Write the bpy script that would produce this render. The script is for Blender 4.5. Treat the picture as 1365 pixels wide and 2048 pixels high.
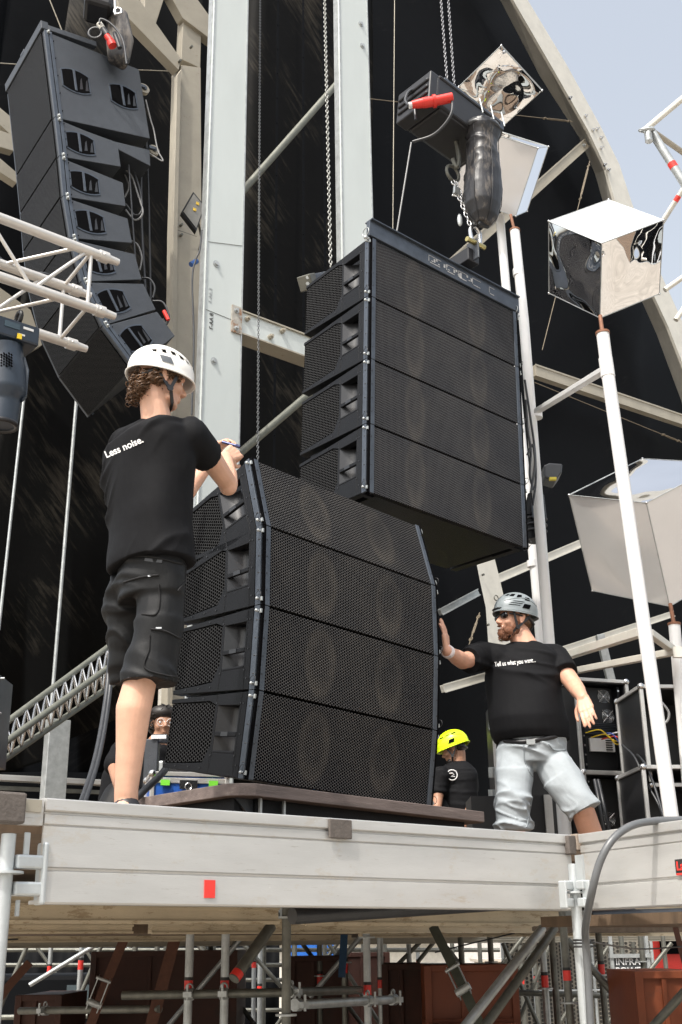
import bpy, bmesh, math, random
import numpy as np
from mathutils import Vector, Matrix, noise
from mathutils.bvhtree import BVHTree
random.seed(7)
sc = bpy.context.scene
for o in list(bpy.data.objects): bpy.data.objects.remove(o)
COL = sc.collection
# ---------------------------------------------------------------- camera
FPX, PITCH, ROLL, CZ = 2331.0, math.radians(20.5), math.radians(.75), 1.55
fw = Vector((0, math.cos(PITCH), math.sin(PITCH))); rt0 = Vector((1, 0, 0)); up0 = rt0.cross(fw)
CR = rt0*math.cos(ROLL) - up0*math.sin(ROLL); CU = rt0*math.sin(ROLL) + up0*math.cos(ROLL)
CAM = Vector((0, 0, CZ))
cd = bpy.data.cameras.new('camera'); co = bpy.data.objects.new('camera', cd); COL.objects.link(co)
cd.sensor_fit = 'VERTICAL'; cd.sensor_height = 36; cd.lens = 36*FPX/2048; cd.clip_end = 800; cd.clip_start = .05
co.matrix_world = Matrix(((CR.x, CU.x, -fw.x, 0), (CR.y, CU.y, -fw.y, 0), (CR.z, CU.z, -fw.z, CZ), (0, 0, 0, 1)))
sc.camera = co
# ---------------------------------------------------------------- world, sun, exposure
SUN_AZ, SUN_EL = math.radians(-148), math.radians(56)     # azimuth from +Y clockwise
w = bpy.data.worlds.new('World'); sc.world = w; w.use_nodes = True
nt = w.node_tree; bg = nt.nodes['Background']; sky = nt.nodes.new('ShaderNodeTexSky'); sky.sky_type = 'NISHITA'
sky.sun_disc = False; sky.sun_elevation = SUN_EL; sky.sun_rotation = SUN_AZ; sky.air_density = 1.6; sky.dust_density = 6; sky.ozone_density = 1.2
hs = nt.nodes.new('ShaderNodeHueSaturation'); hs.inputs['Saturation'].default_value = .42
nt.links.new(sky.outputs[0], hs.inputs['Color']); nt.links.new(hs.outputs[0], bg.inputs[0]); bg.inputs[1].default_value = .15
sl = bpy.data.lights.new('sun', 'SUN'); sl.energy = 2.3; sl.angle = math.radians(1.2); sl.color = (1, .95, .87)
so = bpy.data.objects.new('sun', sl); COL.objects.link(so)
sd = Vector((math.sin(SUN_AZ)*math.cos(SUN_EL), math.cos(SUN_AZ)*math.cos(SUN_EL), math.sin(SUN_EL)))
so.rotation_euler = sd.to_track_quat('Z', 'Y').to_euler()
sc.view_settings.view_transform = 'Standard'; sc.view_settings.look = 'None'; sc.view_settings.exposure = .85; sc.view_settings.gamma = 1
# ---------------------------------------------------------------- geometry helpers
Z = Vector((0, 0, 1))
def V(*a): return Vector(a)
def ray(x, y): return CR*(x-682.5) + CU*(1024-y) + fw*FPX
def P(x, y, Y): d = ray(x, y); return CAM + d*(Y/d.y)                 # point on the sight line at distance Y
def Pz(x, y, z): d = ray(x, y); return CAM + d*((z-CZ)/d.z)
A0 = math.radians(51); UX = V(math.sin(A0), math.cos(A0), 0); VX = V(-math.cos(A0), math.sin(A0), 0)   # along / into the stage
B0 = Pz(105, 1597, 2.04)
def Pu(x, y, off):                                                      # on a vertical plane parallel to the stage front
    d = ray(x, y); return CAM + d*(((B0-CAM).dot(VX)+off)/d.dot(VX))
def rotm(az, pt=0, rl=0):
    x = V(math.sin(az), math.cos(az), 0); y = V(-math.cos(az), math.sin(az), 0); z = V(0, 0, 1)
    x, z = x*math.cos(rl)+z*math.sin(rl), z*math.cos(rl)-x*math.sin(rl)
    y2 = y*math.cos(pt)-z*math.sin(pt); z2 = z*math.cos(pt)+y*math.sin(pt)
    return x, y2, z2
def mat4(o, x, y, z): return Matrix(((x.x, y.x, z.x, o.x), (x.y, y.y, z.y, o.y), (x.z, y.z, z.z, o.z), (0, 0, 0, 1)))
def frame(d, ref=None):
    d = d.normalized(); ref = ref or (Z if abs(d.z) < .95 else V(1, 0, 0))
    a = d.cross(ref).normalized(); return a, a.cross(d).normalized()
class MB:
    def __init__(s): s.v = []; s.f = []; s.s = []
    def add(s, v, f, smooth=False):
        b = len(s.v); s.v += [tuple(p) for p in v]; s.f += [tuple(i+b for i in q) for q in f]; s.s += [smooth]*len(f); return s
    def hexa(s, p, smooth=False):   # bottom 4 ccw then top 4
        return s.add(p, [(3, 2, 1, 0), (4, 5, 6, 7), (0, 1, 5, 4), (1, 2, 6, 5), (2, 3, 7, 6), (3, 0, 4, 7)], smooth)
    def box(s, c, sz, ax=None):
        x, y, z = ax or (V(1, 0, 0), V(0, 1, 0), Z); c = Vector(c)
        x, y, z = x*sz[0]/2, y*sz[1]/2, z*sz[2]/2
        return s.hexa([c-x-y-z, c+x-y-z, c+x+y-z, c-x+y-z, c-x-y+z, c+x-y+z, c+x+y+z, c-x+y+z])
    def bb(s, x0, x1, y0, y1, z0, z1): return s.box(((x0+x1)/2, (y0+y1)/2, (z0+z1)/2), (x1-x0, y1-y0, z1-z0))
    def beam(s, a, b, w, h, ref=None):
        a, b = Vector(a), Vector(b); d = b-a; p, q = frame(d, ref); return s.box((a+b)/2, (w, h, d.length), (p, q, d.normalized()))
    def prism(s, poly, vec):
        n = len(poly); poly = [Vector(p) for p in poly]; vec = Vector(vec)
        return s.add(poly+[p+vec for p in poly], [tuple(range(n))[::-1], tuple(range(n, 2*n))]+[(i, (i+1) % n, (i+1) % n+n, i+n) for i in range(n)])
    def tube(s, pts, r, n=10, caps=True, smooth=True):
        pts = [Vector(p) for p in pts]; k = len(pts); rs = r if isinstance(r, (list, tuple)) else [r]*k
        d = (pts[1]-pts[0]).normalized(); a, b = frame(d); vs = []
        for i in range(k):
            t = (pts[min(i+1, k-1)]-pts[max(i-1, 0)]).normalized()
            a = (a-t*a.dot(t)).normalized(); b = t.cross(a)
            for j in range(n):
                q = 2*math.pi*j/n; vs.append(pts[i]+(a*math.cos(q)+b*math.sin(q))*rs[i])
        fs = [(i*n+j, i*n+(j+1) % n, (i+1)*n+(j+1) % n, (i+1)*n+j) for i in range(k-1) for j in range(n)]
        s.add(vs, fs, smooth)
        if caps:
            s.add(vs[:n], [tuple(range(n))[::-1]]); s.add(vs[-n:], [tuple(range(n))])
        return s
    def ball(s, c, r, ax=None, nu=14, nv=9):
        x, y, z = ax or (V(1, 0, 0), V(0, 1, 0), Z); c = Vector(c); rx, ry, rz = r if isinstance(r, (tuple, list)) else (r, r, r)
        vs = [c+z*rz]+[c+(x*math.cos(2*math.pi*j/nu)*rx+y*math.sin(2*math.pi*j/nu)*ry)*math.sin(math.pi*i/nv)+z*rz*math.cos(math.pi*i/nv) for i in range(1, nv) for j in range(nu)]+[c-z*rz]
        fs = [(0, 1+j, 1+(j+1) % nu) for j in range(nu)]
        fs += [(1+(i-1)*nu+j, 1+i*nu+j, 1+i*nu+(j+1) % nu, 1+(i-1)*nu+(j+1) % nu) for i in range(1, nv-1) for j in range(nu)]
        L = len(vs)-1; fs += [(L, L-nu+(j+1) % nu, L-nu+j) for j in range(nu)]
        return s.add(vs, fs, True)
    def cap(s, p0, r0, p1, r1, n=14):      # tapered capsule
        p0, p1 = Vector(p0), Vector(p1); d = p1-p0; L = d.length; t = d/L; pts = []; rs = []
        for i in range(5): q = math.pi/2*(i/5+.02); pts.append(p0-t*r0*math.cos(q)); rs.append(r0*math.sin(q))
        pts.append(p0); rs.append(r0); pts.append(p1); rs.append(r1)
        for i in range(4, -1, -1): q = math.pi/2*(i/5+.02); pts.append(p1+t*r1*math.cos(q)); rs.append(r1*math.sin(q))
        return s.tube(pts, rs, n)
    def loft(s, rings, n=28, e=1.0):              # rings: (centre, xvec, yvec)
        pw = lambda q: math.copysign(abs(q)**e, q)
        vs = [Vector(c)+Vector(a)*pw(math.cos(2*math.pi*j/n))+Vector(b)*pw(math.sin(2*math.pi*j/n)) for c, a, b in rings for j in range(n)]
        k = len(rings); fs = [(i*n+j, i*n+(j+1) % n, (i+1)*n+(j+1) % n, (i+1)*n+j) for i in range(k-1) for j in range(n)]
        fs += [tuple(range(n))[::-1], tuple(range((k-1)*n, k*n))]; return s.add(vs, fs, True)
    def torus(s, c, a, b, R, r, n=16, m=6, st=0, full=2*math.pi):
        pts = [Vector(c)+Vector(a)*math.cos(full*i/n)*R+Vector(b)*(math.sin(full*i/n)*R) for i in range(n+1)]
        return s.tube(pts, r, m, False)
def bez(p, n=12):
    p = [Vector(q) for q in p]; p = [p[0]*2-p[1]]+p+[p[-1]*2-p[-2]]; out = []
    for i in range(1, len(p)-2):
        for k in range(n):
            t = k/n; out.append(.5*((2*p[i])+(p[i+1]-p[i-1])*t+(2*p[i-1]-5*p[i]+4*p[i+1]-p[i+2])*t*t+(3*p[i]-p[i-1]-3*p[i+1]+p[i+2])*t**3))
    return out+[p[-2]]
MW = {}
def tagp(o, label=None, cat=None, group=None, kind=None):
    if label: o['label'] = label
    if cat: o['category'] = cat
    if group: o['group'] = group
    if kind: o['kind'] = kind
    return o
def thing(name, label, cat, M=None, group=None):
    o = bpy.data.objects.new(name, None); COL.objects.link(o); M = M if M is not None else Matrix.Identity(4)
    if isinstance(M, Vector): M = Matrix.Translation(M)
    o.matrix_world = M; MW[o.name] = M.copy(); o.empty_display_size = .1
    return tagp(o, label, cat, group)
def wm(o): return MW.get(o.name, Matrix.Identity(4))
def part(name, mb, mat, parent=None, world=True, bevel=0, label=None):
    me = bpy.data.meshes.new(name); vs = mb.v
    if parent is not None and world:
        inv = wm(parent).inverted(); vs = [tuple(inv @ Vector(p)) for p in vs]
    me.from_pydata(vs, [], mb.f); me.polygons.foreach_set('use_smooth', mb.s); me.update()
    bm = bmesh.new(); bm.from_mesh(me); bmesh.ops.recalc_face_normals(bm, faces=bm.faces); bm.to_mesh(me); bm.free()
    o = bpy.data.objects.new(name, me); COL.objects.link(o)
    if mat: me.materials.append(mat)
    if parent is not None: o.parent = parent; MW[o.name] = wm(parent).copy()
    else: MW[o.name] = Matrix.Identity(4)
    if bevel: m = o.modifiers.new('b', 'BEVEL'); m.width = bevel; m.segments = 2; m.limit_method = 'ANGLE'; m.angle_limit = .6
    if label: o['label'] = label
    return o
def single(name, mb, mat, label, cat, group=None, bevel=0):
    c = Vector((0, 0, 0))
    for p in mb.v: c += Vector(p)
    c /= len(mb.v); c.z = min(p[2] for p in mb.v); mb.v = [tuple(Vector(p)-c) for p in mb.v]
    o = part(name, mb, mat, None, False, bevel); o.location = c; MW[o.name] = Matrix.Translation(c); return tagp(o, label, cat, group)
def struct(name, mb, mat): o = part(name, mb, mat); o['kind'] = 'structure'; return o
def copy_tree(o, M=None, parent=None):
    c = o.copy(); COL.objects.link(c)
    if parent: c.parent = parent; MW[c.name] = wm(parent).copy()
    if M is not None: c.matrix_world = M; MW[c.name] = M.copy()
    for ch in [q for q in bpy.data.objects if q.parent == o]: copy_tree(ch, None, c)
    return c
# ---------------------------------------------------------------- materials
def M_(name, col, rough=.5, metal=0, noise_amt=.15, scale=8, bump=.0, bscale=60, spec=.5, dirt=None, dirtcol=(.1, .07, .04), dscale=3, stretch=(1, 1, 1), sss=0, rvar=0):
    m = bpy.data.materials.new(name); m.use_nodes = True; n = m.node_tree.nodes; l = m.node_tree.links; b = n['Principled BSDF']
    b.inputs['Roughness'].default_value = rough; b.inputs['Metallic'].default_value = metal; b.inputs['Specular IOR Level'].default_value = spec
    tc = n.new('ShaderNodeTexCoord'); mp = n.new('ShaderNodeMapping'); mp.inputs['Scale'].default_value = stretch; l.new(tc.outputs['Object'], mp.inputs[0])
    tx = n.new('ShaderNodeTexNoise'); tx.inputs['Scale'].default_value = scale; tx.inputs['Detail'].default_value = 6; tx.inputs['Roughness'].default_value = .65; l.new(mp.outputs[0], tx.inputs[0])
    mx = n.new('ShaderNodeMix'); mx.data_type = 'RGBA'; rr = n.new('ShaderNodeValToRGB'); rr.color_ramp.elements[0].position = .3; rr.color_ramp.elements[1].position = .72
    l.new(tx.outputs[0], rr.inputs[0]); l.new(rr.outputs[0], mx.inputs[0])
    mx.inputs[6].default_value = (*[c*(1-noise_amt) for c in col], 1); mx.inputs[7].default_value = (*[min(1, c*(1+noise_amt)) for c in col], 1); out = mx.outputs[2]
    if dirt:
        t2 = n.new('ShaderNodeTexNoise'); t2.inputs['Scale'].default_value = dscale; t2.inputs['Detail'].default_value = 9; t2.inputs['Roughness'].default_value = .75; l.new(mp.outputs[0], t2.inputs[0])
        r2 = n.new('ShaderNodeValToRGB'); r2.color_ramp.elements[0].position = dirt; r2.color_ramp.elements[1].position = min(1, dirt+.12); l.new(t2.outputs[0], r2.inputs[0])
        m2 = n.new('ShaderNodeMix'); m2.data_type = 'RGBA'; l.new(r2.outputs[0], m2.inputs[0]); l.new(out, m2.inputs[6]); m2.inputs[7].default_value = (*dirtcol, 1); out = m2.outputs[2]
    l.new(out, b.inputs['Base Color'])
    if rvar:
        mr = n.new('ShaderNodeMapRange'); mr.inputs[3].default_value = rough-rvar; mr.inputs[4].default_value = rough+rvar; l.new(tx.outputs[0], mr.inputs[0]); l.new(mr.outputs[0], b.inputs['Roughness'])
    if bump:
        t3 = n.new('ShaderNodeTexNoise'); t3.inputs['Scale'].default_value = bscale; t3.inputs['Detail'].default_value = 4; l.new(mp.outputs[0], t3.inputs[0])
        bp = n.new('ShaderNodeBump'); bp.inputs['Strength'].default_value = bump; bp.inputs['Distance'].default_value = .01; l.new(t3.outputs[0], bp.inputs['Height']); l.new(bp.outputs[0], b.inputs['Normal'])
    if sss: b.inputs['Subsurface Weight'].default_value = sss; b.inputs['Subsurface Radius'].default_value = (.02, .008, .004)
    return m
def grille(name, web, hole, px, pz, r, rough=.45, axes=('X', 'Z'), metal=.3, rings=None):
    m = bpy.data.materials.new(name); m.use_nodes = True; n = m.node_tree.nodes; l = m.node_tree.links; b = n['Principled BSDF']; b.inputs['Roughness'].default_value = rough; b.inputs['Metallic'].default_value = metal
    tc = n.new('ShaderNodeTexCoord'); sp = n.new('ShaderNodeSeparateXYZ'); l.new(tc.outputs['Object'], sp.inputs[0])
    def mth(op, a, b_=None):
        k = n.new('ShaderNodeMath'); k.operation = op
        for i, q in enumerate((a, b_)):
            if q is None: continue
            if isinstance(q, (int, float)): k.inputs[i].default_value = q
            else: l.new(q, k.inputs[i])
        return k.outputs[0]
    def grid(off):
        ds = []
        for a, p in zip(axes, (px, pz)):
            q = mth('SUBTRACT', mth('FRACT', mth('ADD', mth('DIVIDE', sp.outputs[a], p), off+100)), .5); q = mth('MULTIPLY', q, p); ds.append(mth('MULTIPLY', q, q))
        return mth('SQRT', mth('ADD', *ds))
    d = mth('MINIMUM', grid(0), grid(.5)); k = mth('SUBTRACT', d, r*.85); k = mth('DIVIDE', k, r*.3)
    cl = n.new('ShaderNodeClamp'); l.new(k, cl.inputs[0])
    tx = n.new('ShaderNodeTexNoise'); tx.inputs['Scale'].default_value = 2.2; tx.inputs['Detail'].default_value = 5; l.new(tc.outputs['Object'], tx.inputs[0])
    rr = n.new('ShaderNodeValToRGB'); rr.color_ramp.elements[0].position = .35; rr.color_ramp.elements[1].position = .75
    rr.color_ramp.elements[0].color = (*[c*.8 for c in web], 1); rr.color_ramp.elements[1].color = (web[0]*1.5, web[1]*1.4, web[2]*1.25, 1); l.new(tx.outputs[0], rr.inputs[0])
    mx = n.new('ShaderNodeMix'); mx.data_type = 'RGBA'; l.new(cl.outputs[0], mx.inputs[0]); mx.inputs[6].default_value = (*hole, 1); l.new(rr.outputs[0], mx.inputs[7]); outc = mx.outputs[2]
    for (cx, cz, ra, rb_) in (rings or []):     # drivers' surrounds behind the mesh, their soft highlights painted in as pale rings
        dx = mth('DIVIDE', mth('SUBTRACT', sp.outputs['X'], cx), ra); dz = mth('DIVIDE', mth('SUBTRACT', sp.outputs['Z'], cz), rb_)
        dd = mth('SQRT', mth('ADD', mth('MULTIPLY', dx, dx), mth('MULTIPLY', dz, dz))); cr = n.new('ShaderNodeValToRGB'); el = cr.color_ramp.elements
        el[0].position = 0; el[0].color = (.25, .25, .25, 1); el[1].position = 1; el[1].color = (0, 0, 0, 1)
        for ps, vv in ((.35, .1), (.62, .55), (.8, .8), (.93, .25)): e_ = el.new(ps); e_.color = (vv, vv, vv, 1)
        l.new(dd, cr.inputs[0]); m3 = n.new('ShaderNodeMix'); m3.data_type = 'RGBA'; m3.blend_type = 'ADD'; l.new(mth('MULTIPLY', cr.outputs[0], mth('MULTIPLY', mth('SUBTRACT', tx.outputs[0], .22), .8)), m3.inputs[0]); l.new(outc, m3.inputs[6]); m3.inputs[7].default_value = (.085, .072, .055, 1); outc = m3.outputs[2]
    l.new(outc, b.inputs['Base Color'])
    sg = mth('MULTIPLY', cl.outputs[0], .5); l.new(sg, b.inputs['Specular IOR Level']); l.new(mth('MULTIPLY', cl.outputs[0], metal), b.inputs['Metallic'])
    bp = n.new('ShaderNodeBump'); bp.inputs['Strength'].default_value = .6; bp.inputs['Distance'].default_value = .003; l.new(cl.outputs[0], bp.inputs['Height']); l.new(bp.outputs[0], b.inputs['Normal'])
    return m
ALU = M_('alu', (.55, .545, .53), .42, .55, .1, 3, .05, 90, dirt=.63, dirtcol=(.42, .34, .24), dscale=4, stretch=(.5, .5, 3), rvar=.12)
ALUT = M_('alu_tan', (.5, .42, .3), .5, .4, .15, 3, .05, 60, dirt=.6, dirtcol=(.2, .12, .05), dscale=5)
PAINT = M_('pillar_paint', (.52, .56, .55), .42, .1, .06, 1.5, .02, 60, dirt=.68, dirtcol=(.33, .3, .26), dscale=6, stretch=(1, 1, .35))
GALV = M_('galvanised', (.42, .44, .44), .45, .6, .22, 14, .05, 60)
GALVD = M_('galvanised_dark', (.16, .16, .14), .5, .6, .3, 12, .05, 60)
TAN = M_('tan_steel', (.35, .32, .26), .5, .2, .12, 3, .02, dirt=.66, dirtcol=(.14, .08, .03), dscale=5)  # pale steel; tan base takes in both dirt and warm bounce light
WHITE = M_('white_paint', (.68, .68, .675), .35, 0, .04, 5, 0, dirt=.74, dirtcol=(.4, .38, .34), dscale=9)
WARMW = M_('warm_white_steel', (.6, .58, .52), .45, .2, .1, 5, .02, dirt=.68, dirtcol=(.3, .25, .18))
SPK = M_('speaker_paint', (.03, .035, .043), .42, 0, .2, 10, .25, 260, spec=.6, dirt=.74, dirtcol=(.09, .09, .09), dscale=12, rvar=.08)
SPKD = M_('speaker_dark', (.006, .0065, .008), .45, 0, .2, 10, .2, 240, spec=.18, dirt=.76, dirtcol=(.05, .05, .05), dscale=14)
RAIL = M_('rail_steel', (.07, .082, .1), .34, .5, .2, 12, .03, dirt=.72, dirtcol=(.18, .18, .18), dscale=16)
BLK = M_('black_plastic', (.014, .014, .016), .4, 0, .2, 20)
VOID = M_('recess_black', (.002, .002, .0025), .9, spec=.05)
HORN = M_('horn_grey', (.02, .021, .024), .3, 0, .1, 6)
CHROME = M_('bright_steel', (.6, .6, .6), .22, 1, .1, 30)
CABLE = M_('cable_rubber', (.03, .032, .036), .38, 0, .2, 20)
CABLEG = M_('cable_grey', (.2, .2, .2), .4, 0, .1, 20)
CHAIN = M_('chain_steel', (.12, .125, .13), .35, .8, .2, 30)
RED = M_('red_plastic', (.62, .03, .02), .35, 0, .12, 20)
REDT = M_('red_tape', (.7, .04, .03), .45, 0, .08, 20)
WTXT = M_('white_print', (.75, .75, .75), .6, 0, .02)
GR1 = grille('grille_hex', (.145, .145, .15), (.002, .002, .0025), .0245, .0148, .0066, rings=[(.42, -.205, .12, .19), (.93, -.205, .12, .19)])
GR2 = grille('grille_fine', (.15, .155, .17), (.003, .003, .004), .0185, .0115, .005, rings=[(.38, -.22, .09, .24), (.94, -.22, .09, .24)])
GRS = grille('grille_side', (.0055, .006, .007), (.001, .001, .001), .03, .018, .0072, .75, axes=('Y', 'Z'), metal=0)
GRD = grille('grille_dark', (.016, .017, .02), (.003, .003, .003), .02, .012, .0052, metal=0)
SKIN = M_('skin', (.6, .35, .245), .5, 0, .13, 9, .06, 120, sss=.12)
SKIN2 = M_('skin_reddish', (.6, .33, .23), .5, 0, .09, 14, .06, 120, sss=.12)
SKIN3 = M_('skin_tan', (.36, .19, .12), .5, 0, .1, 14, .06, 120)
TEE = M_('black_cotton', (.008, .0082, .0095), .75, 0, .15, 30, .1, 500, spec=.12)
SHORT = M_('black_work_cloth', (.0105, .011, .012), .55, 0, .15, 30, .15, 400, spec=.2)
JEAN = M_('pale_denim', (.34, .375, .4), .8, 0, .1, 9, .2, 500, dirt=.66, dirtcol=(.42, .37, .28), dscale=7)
HAIR = M_('brown_hair', (.1, .05, .022), .42, 0, .6, 45)
HAIRD = M_('dark_hair', (.015, .011, .009), .5, 0, .3, 40)
BEARD = M_('ginger_beard', (.17, .065, .03), .65, 0, .35, 90, .5, 300)

def scratches(mat, sx, thr, col, amt, rot=.1):
    n = mat.node_tree.nodes; l = mat.node_tree.links; b = n['Principled BSDF']; src = b.inputs['Base Color'].links[0].from_socket
    tc = n.new('ShaderNodeTexCoord'); mp = n.new('ShaderNodeMapping'); mp.inputs['Scale'].default_value = sx; mp.inputs['Rotation'].default_value = (rot, rot, rot); l.new(tc.outputs['Object'], mp.inputs[0])
    t = n.new('ShaderNodeTexNoise'); t.inputs['Scale'].default_value = 4; t.inputs['Detail'].default_value = 8; t.inputs['Roughness'].default_value = .8; l.new(mp.outputs[0], t.inputs[0])
    r = n.new('ShaderNodeValToRGB'); r.color_ramp.elements[0].position = thr; r.color_ramp.elements[1].position = thr+.05; r.color_ramp.elements[1].color = (amt, amt, amt, 1); l.new(t.outputs[0], r.inputs[0])
    m = n.new('ShaderNodeMix'); m.data_type = 'RGBA'; l.new(r.outputs[0], m.inputs[0]); l.new(src, m.inputs[6]); m.inputs[7].default_value = (*col, 1); l.new(m.outputs[2], b.inputs['Base Color'])
scratches(ALU, (2, 2, 30), .61, (.3, .27, .23), .6, .02); scratches(ALU, (9, 9, 9), .66, (.8, .8, .78), .5); scratches(ALU, (1.2, 1.2, 2.5), .57, (.5, .44, .36), .35, .3)
scratches(PAINT, (30, 30, 3), .66, (.3, .3, .28), .5, .2); scratches(PAINT, (2, 2, 14), .64, (.36, .34, .3), .4, .7)
scratches(SPK, (4, 4, 22), .67, (.1, .1, .1), .6, .8); scratches(RAIL, (6, 6, 30), .66, (.25, .25, .25), .7, .5)
scratches(WHITE, (10, 10, 2), .66, (.45, .43, .4), .5); scratches(WARMW, (8, 8, 8), .63, (.3, .26, .2), .5)
scratches(TAN, (3, 3, 6), .62, (.16, .1, .05), .6)
scratches(ALUT, (2, 2, 8), .55, (.2, .13, .06), .6, .1)
# ================================================================ THE SETTING
def plane_pt(x, y, off): return Pu(x, y, off)
mb = MB(); g = 40
for i in range(g+1):
    for j in range(g+1):
        X = -200+400*i/g; Y = -150+500*j/g; mb.v.append((X, Y, 0))
mb.f = [(i*(g+1)+j, (i+1)*(g+1)+j, (i+1)*(g+1)+j+1, i*(g+1)+j+1) for i in range(g) for j in range(g)]; mb.s = [False]*len(mb.f)
GROUND = M_('pale_gravel', (.3, .27, .23), .9, 0, .25, .6, .5, 9, dirt=.6, dirtcol=(.17, .15, .12), dscale=.4)
struct('ground', mb, GROUND)
ZD = 1.985
# decks (plywood sheets): front strip at beam level, rear one lower
PLY = M_('deck_plywood', (.12, .08, .05), .7, 0, .3, 4, .1, 40, stretch=(1, 6, 1))
A, U3, V3 = B0.copy(), UX, VX
def loc(u, v, z): return V(B0.x, B0.y, 0)+UX*u+VX*v+V(0, 0, z)
AX = (UX, VX, Z)
BL = (Pz(1130, 1670, 2.04)-B0).length
# black tent wall, its upper edge cut along the arch
arch_out = [(955, -190), (1010, -85), (1056, 0), (1132, 126), (1202, 253), (1239, 328), (1265, 408), (1321, 545), (1365, 642), (1420, 780), (1475, 980), (1505, 1200), (1515, 1640)]
arch_mid = [(920, -190), (978, -85), (1027, 0), (1105, 135), (1178, 263), (1213, 338), (1232, 408), (1292, 556), (1338, 655), (1390, 790), (1443, 985), (1472, 1205), (1482, 1640)]
arch_in = [(893, -190), (955, -85), (1007, 0), (1085, 150), (1164, 273), (1195, 345), (1212, 405), (1273, 565), (1318, 665), (1368, 800), (1420, 990), (1448, 1208), (1458, 1640)]
WO = 7.0
def wallmat(name, base, scr, ramp, ang):
    m = bpy.data.materials.new(name); m.use_nodes = True; n = m.node_tree.nodes; l = m.node_tree.links; b = n['Principled BSDF']; b.inputs['Roughness'].default_value = .62; b.inputs['Specular IOR Level'].default_value = .06
    tc = n.new('ShaderNodeTexCoord'); mp = n.new('ShaderNodeMapping'); mp.inputs['Scale'].default_value = (.8, 1, 7); m0 = n.new('ShaderNodeMapping'); m0.inputs['Rotation'].default_value = (0, ang, 0); l.new(tc.outputs['Object'], m0.inputs[0]); l.new(m0.outputs[0], mp.inputs[0])
    t = n.new('ShaderNodeTexNoise'); t.inputs['Scale'].default_value = 2.6; t.inputs['Detail'].default_value = 14; t.inputs['Roughness'].default_value = .72; l.new(mp.outputs[0], t.inputs[0])
    t2 = n.new('ShaderNodeTexNoise'); t2.inputs['Scale'].default_value = 1.1; t2.inputs['Detail'].default_value = 6; l.new(tc.outputs['Object'], t2.inputs[0])
    mu = n.new('ShaderNodeMath'); mu.operation = 'MULTIPLY'; l.new(t.outputs[0], mu.inputs[0]); l.new(t2.outputs[0], mu.inputs[1])
    r = n.new('ShaderNodeValToRGB'); r.color_ramp.elements[0].position = ramp; r.color_ramp.elements[1].position = ramp+.13; r.color_ramp.elements[0].color = (*base, 1); r.color_ramp.elements[1].color = (*scr, 1); l.new(mu.outputs[0], r.inputs[0]); l.new(r.outputs[0], b.inputs['Base Color'])
    bp = n.new('ShaderNodeBump'); bp.inputs['Strength'].default_value = .3; bp.inputs['Distance'].default_value = .05; l.new(t2.outputs[0], bp.inputs['Height']); l.new(bp.outputs[0], b.inputs['Normal'])
    return m
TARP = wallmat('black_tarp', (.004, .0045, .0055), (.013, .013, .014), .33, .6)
TARPS = wallmat('scuffed_tarp', (.0035, .0035, .0034), (.034, .03, .024), .275, -.85)
def fabric(name, poly, mat, label, cat, cuts=5, amp=.05):
    """fabric panel with real folds and 1 cm of thickness; poly = 3d outline"""
    o3 = poly[0]; pts = [(Vector(p)-o3) for p in poly]
    mb = MB(); c = o3
    loc2 = [(p.dot(UX), p.z) for p in pts]
    me = bpy.data.meshes.new(name); bm = bmesh.new(); vs = [bm.verts.new((a, 0, b)) for a, b in loc2]; bm.faces.new(vs)
    bmesh.ops.triangulate(bm, faces=bm.faces)
    bmesh.ops.subdivide_edges(bm, edges=bm.edges, cuts=cuts, use_grid_fill=True)
    for v_ in bm.verts: v_.co.y = amp*1.6*noise.noise(Vector((v_.co.x*1.3, 0, v_.co.z*.3)))+amp*.5*noise.noise(Vector((v_.co.x*2.5, 3, v_.co.z*.5)))
    bm.to_mesh(me); bm.free(); me.polygons.foreach_set('use_smooth', [True]*len(me.polygons)); me.materials.append(mat)
    o = bpy.data.objects.new(name, me); COL.objects.link(o); o.matrix_world = mat4(o3, UX, VX, Z); MW[o.name] = o.matrix_world.copy()
    s = o.modifiers.new('s', 'SOLIDIFY'); s.thickness = .012; return tagp(o, label, cat)
wall = [Pu(-160, 1545, WO)]
zb = 1.98
k = Pu(205, 1545, WO); wall += [k, V(k.x, k.y, zb)]
e = Pu(1512, 1640, WO); wall += [V(e.x, e.y, zb)]
wall += [Pu(x, y, WO) for x, y in [(a_[0]+4, a_[1]) for a_ in arch_mid[::-1]]]
t = wall[-1]; wall += [V(*(t-UX*9)[:2], t.z+2.5)]; a = wall[0]; wall += [V(a.x, a.y, t.z+2)]
fabric('tent_wall', wall, TARP, 'huge black fabric tent wall closing the stage behind everything', 'tent wall', 7)
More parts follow.
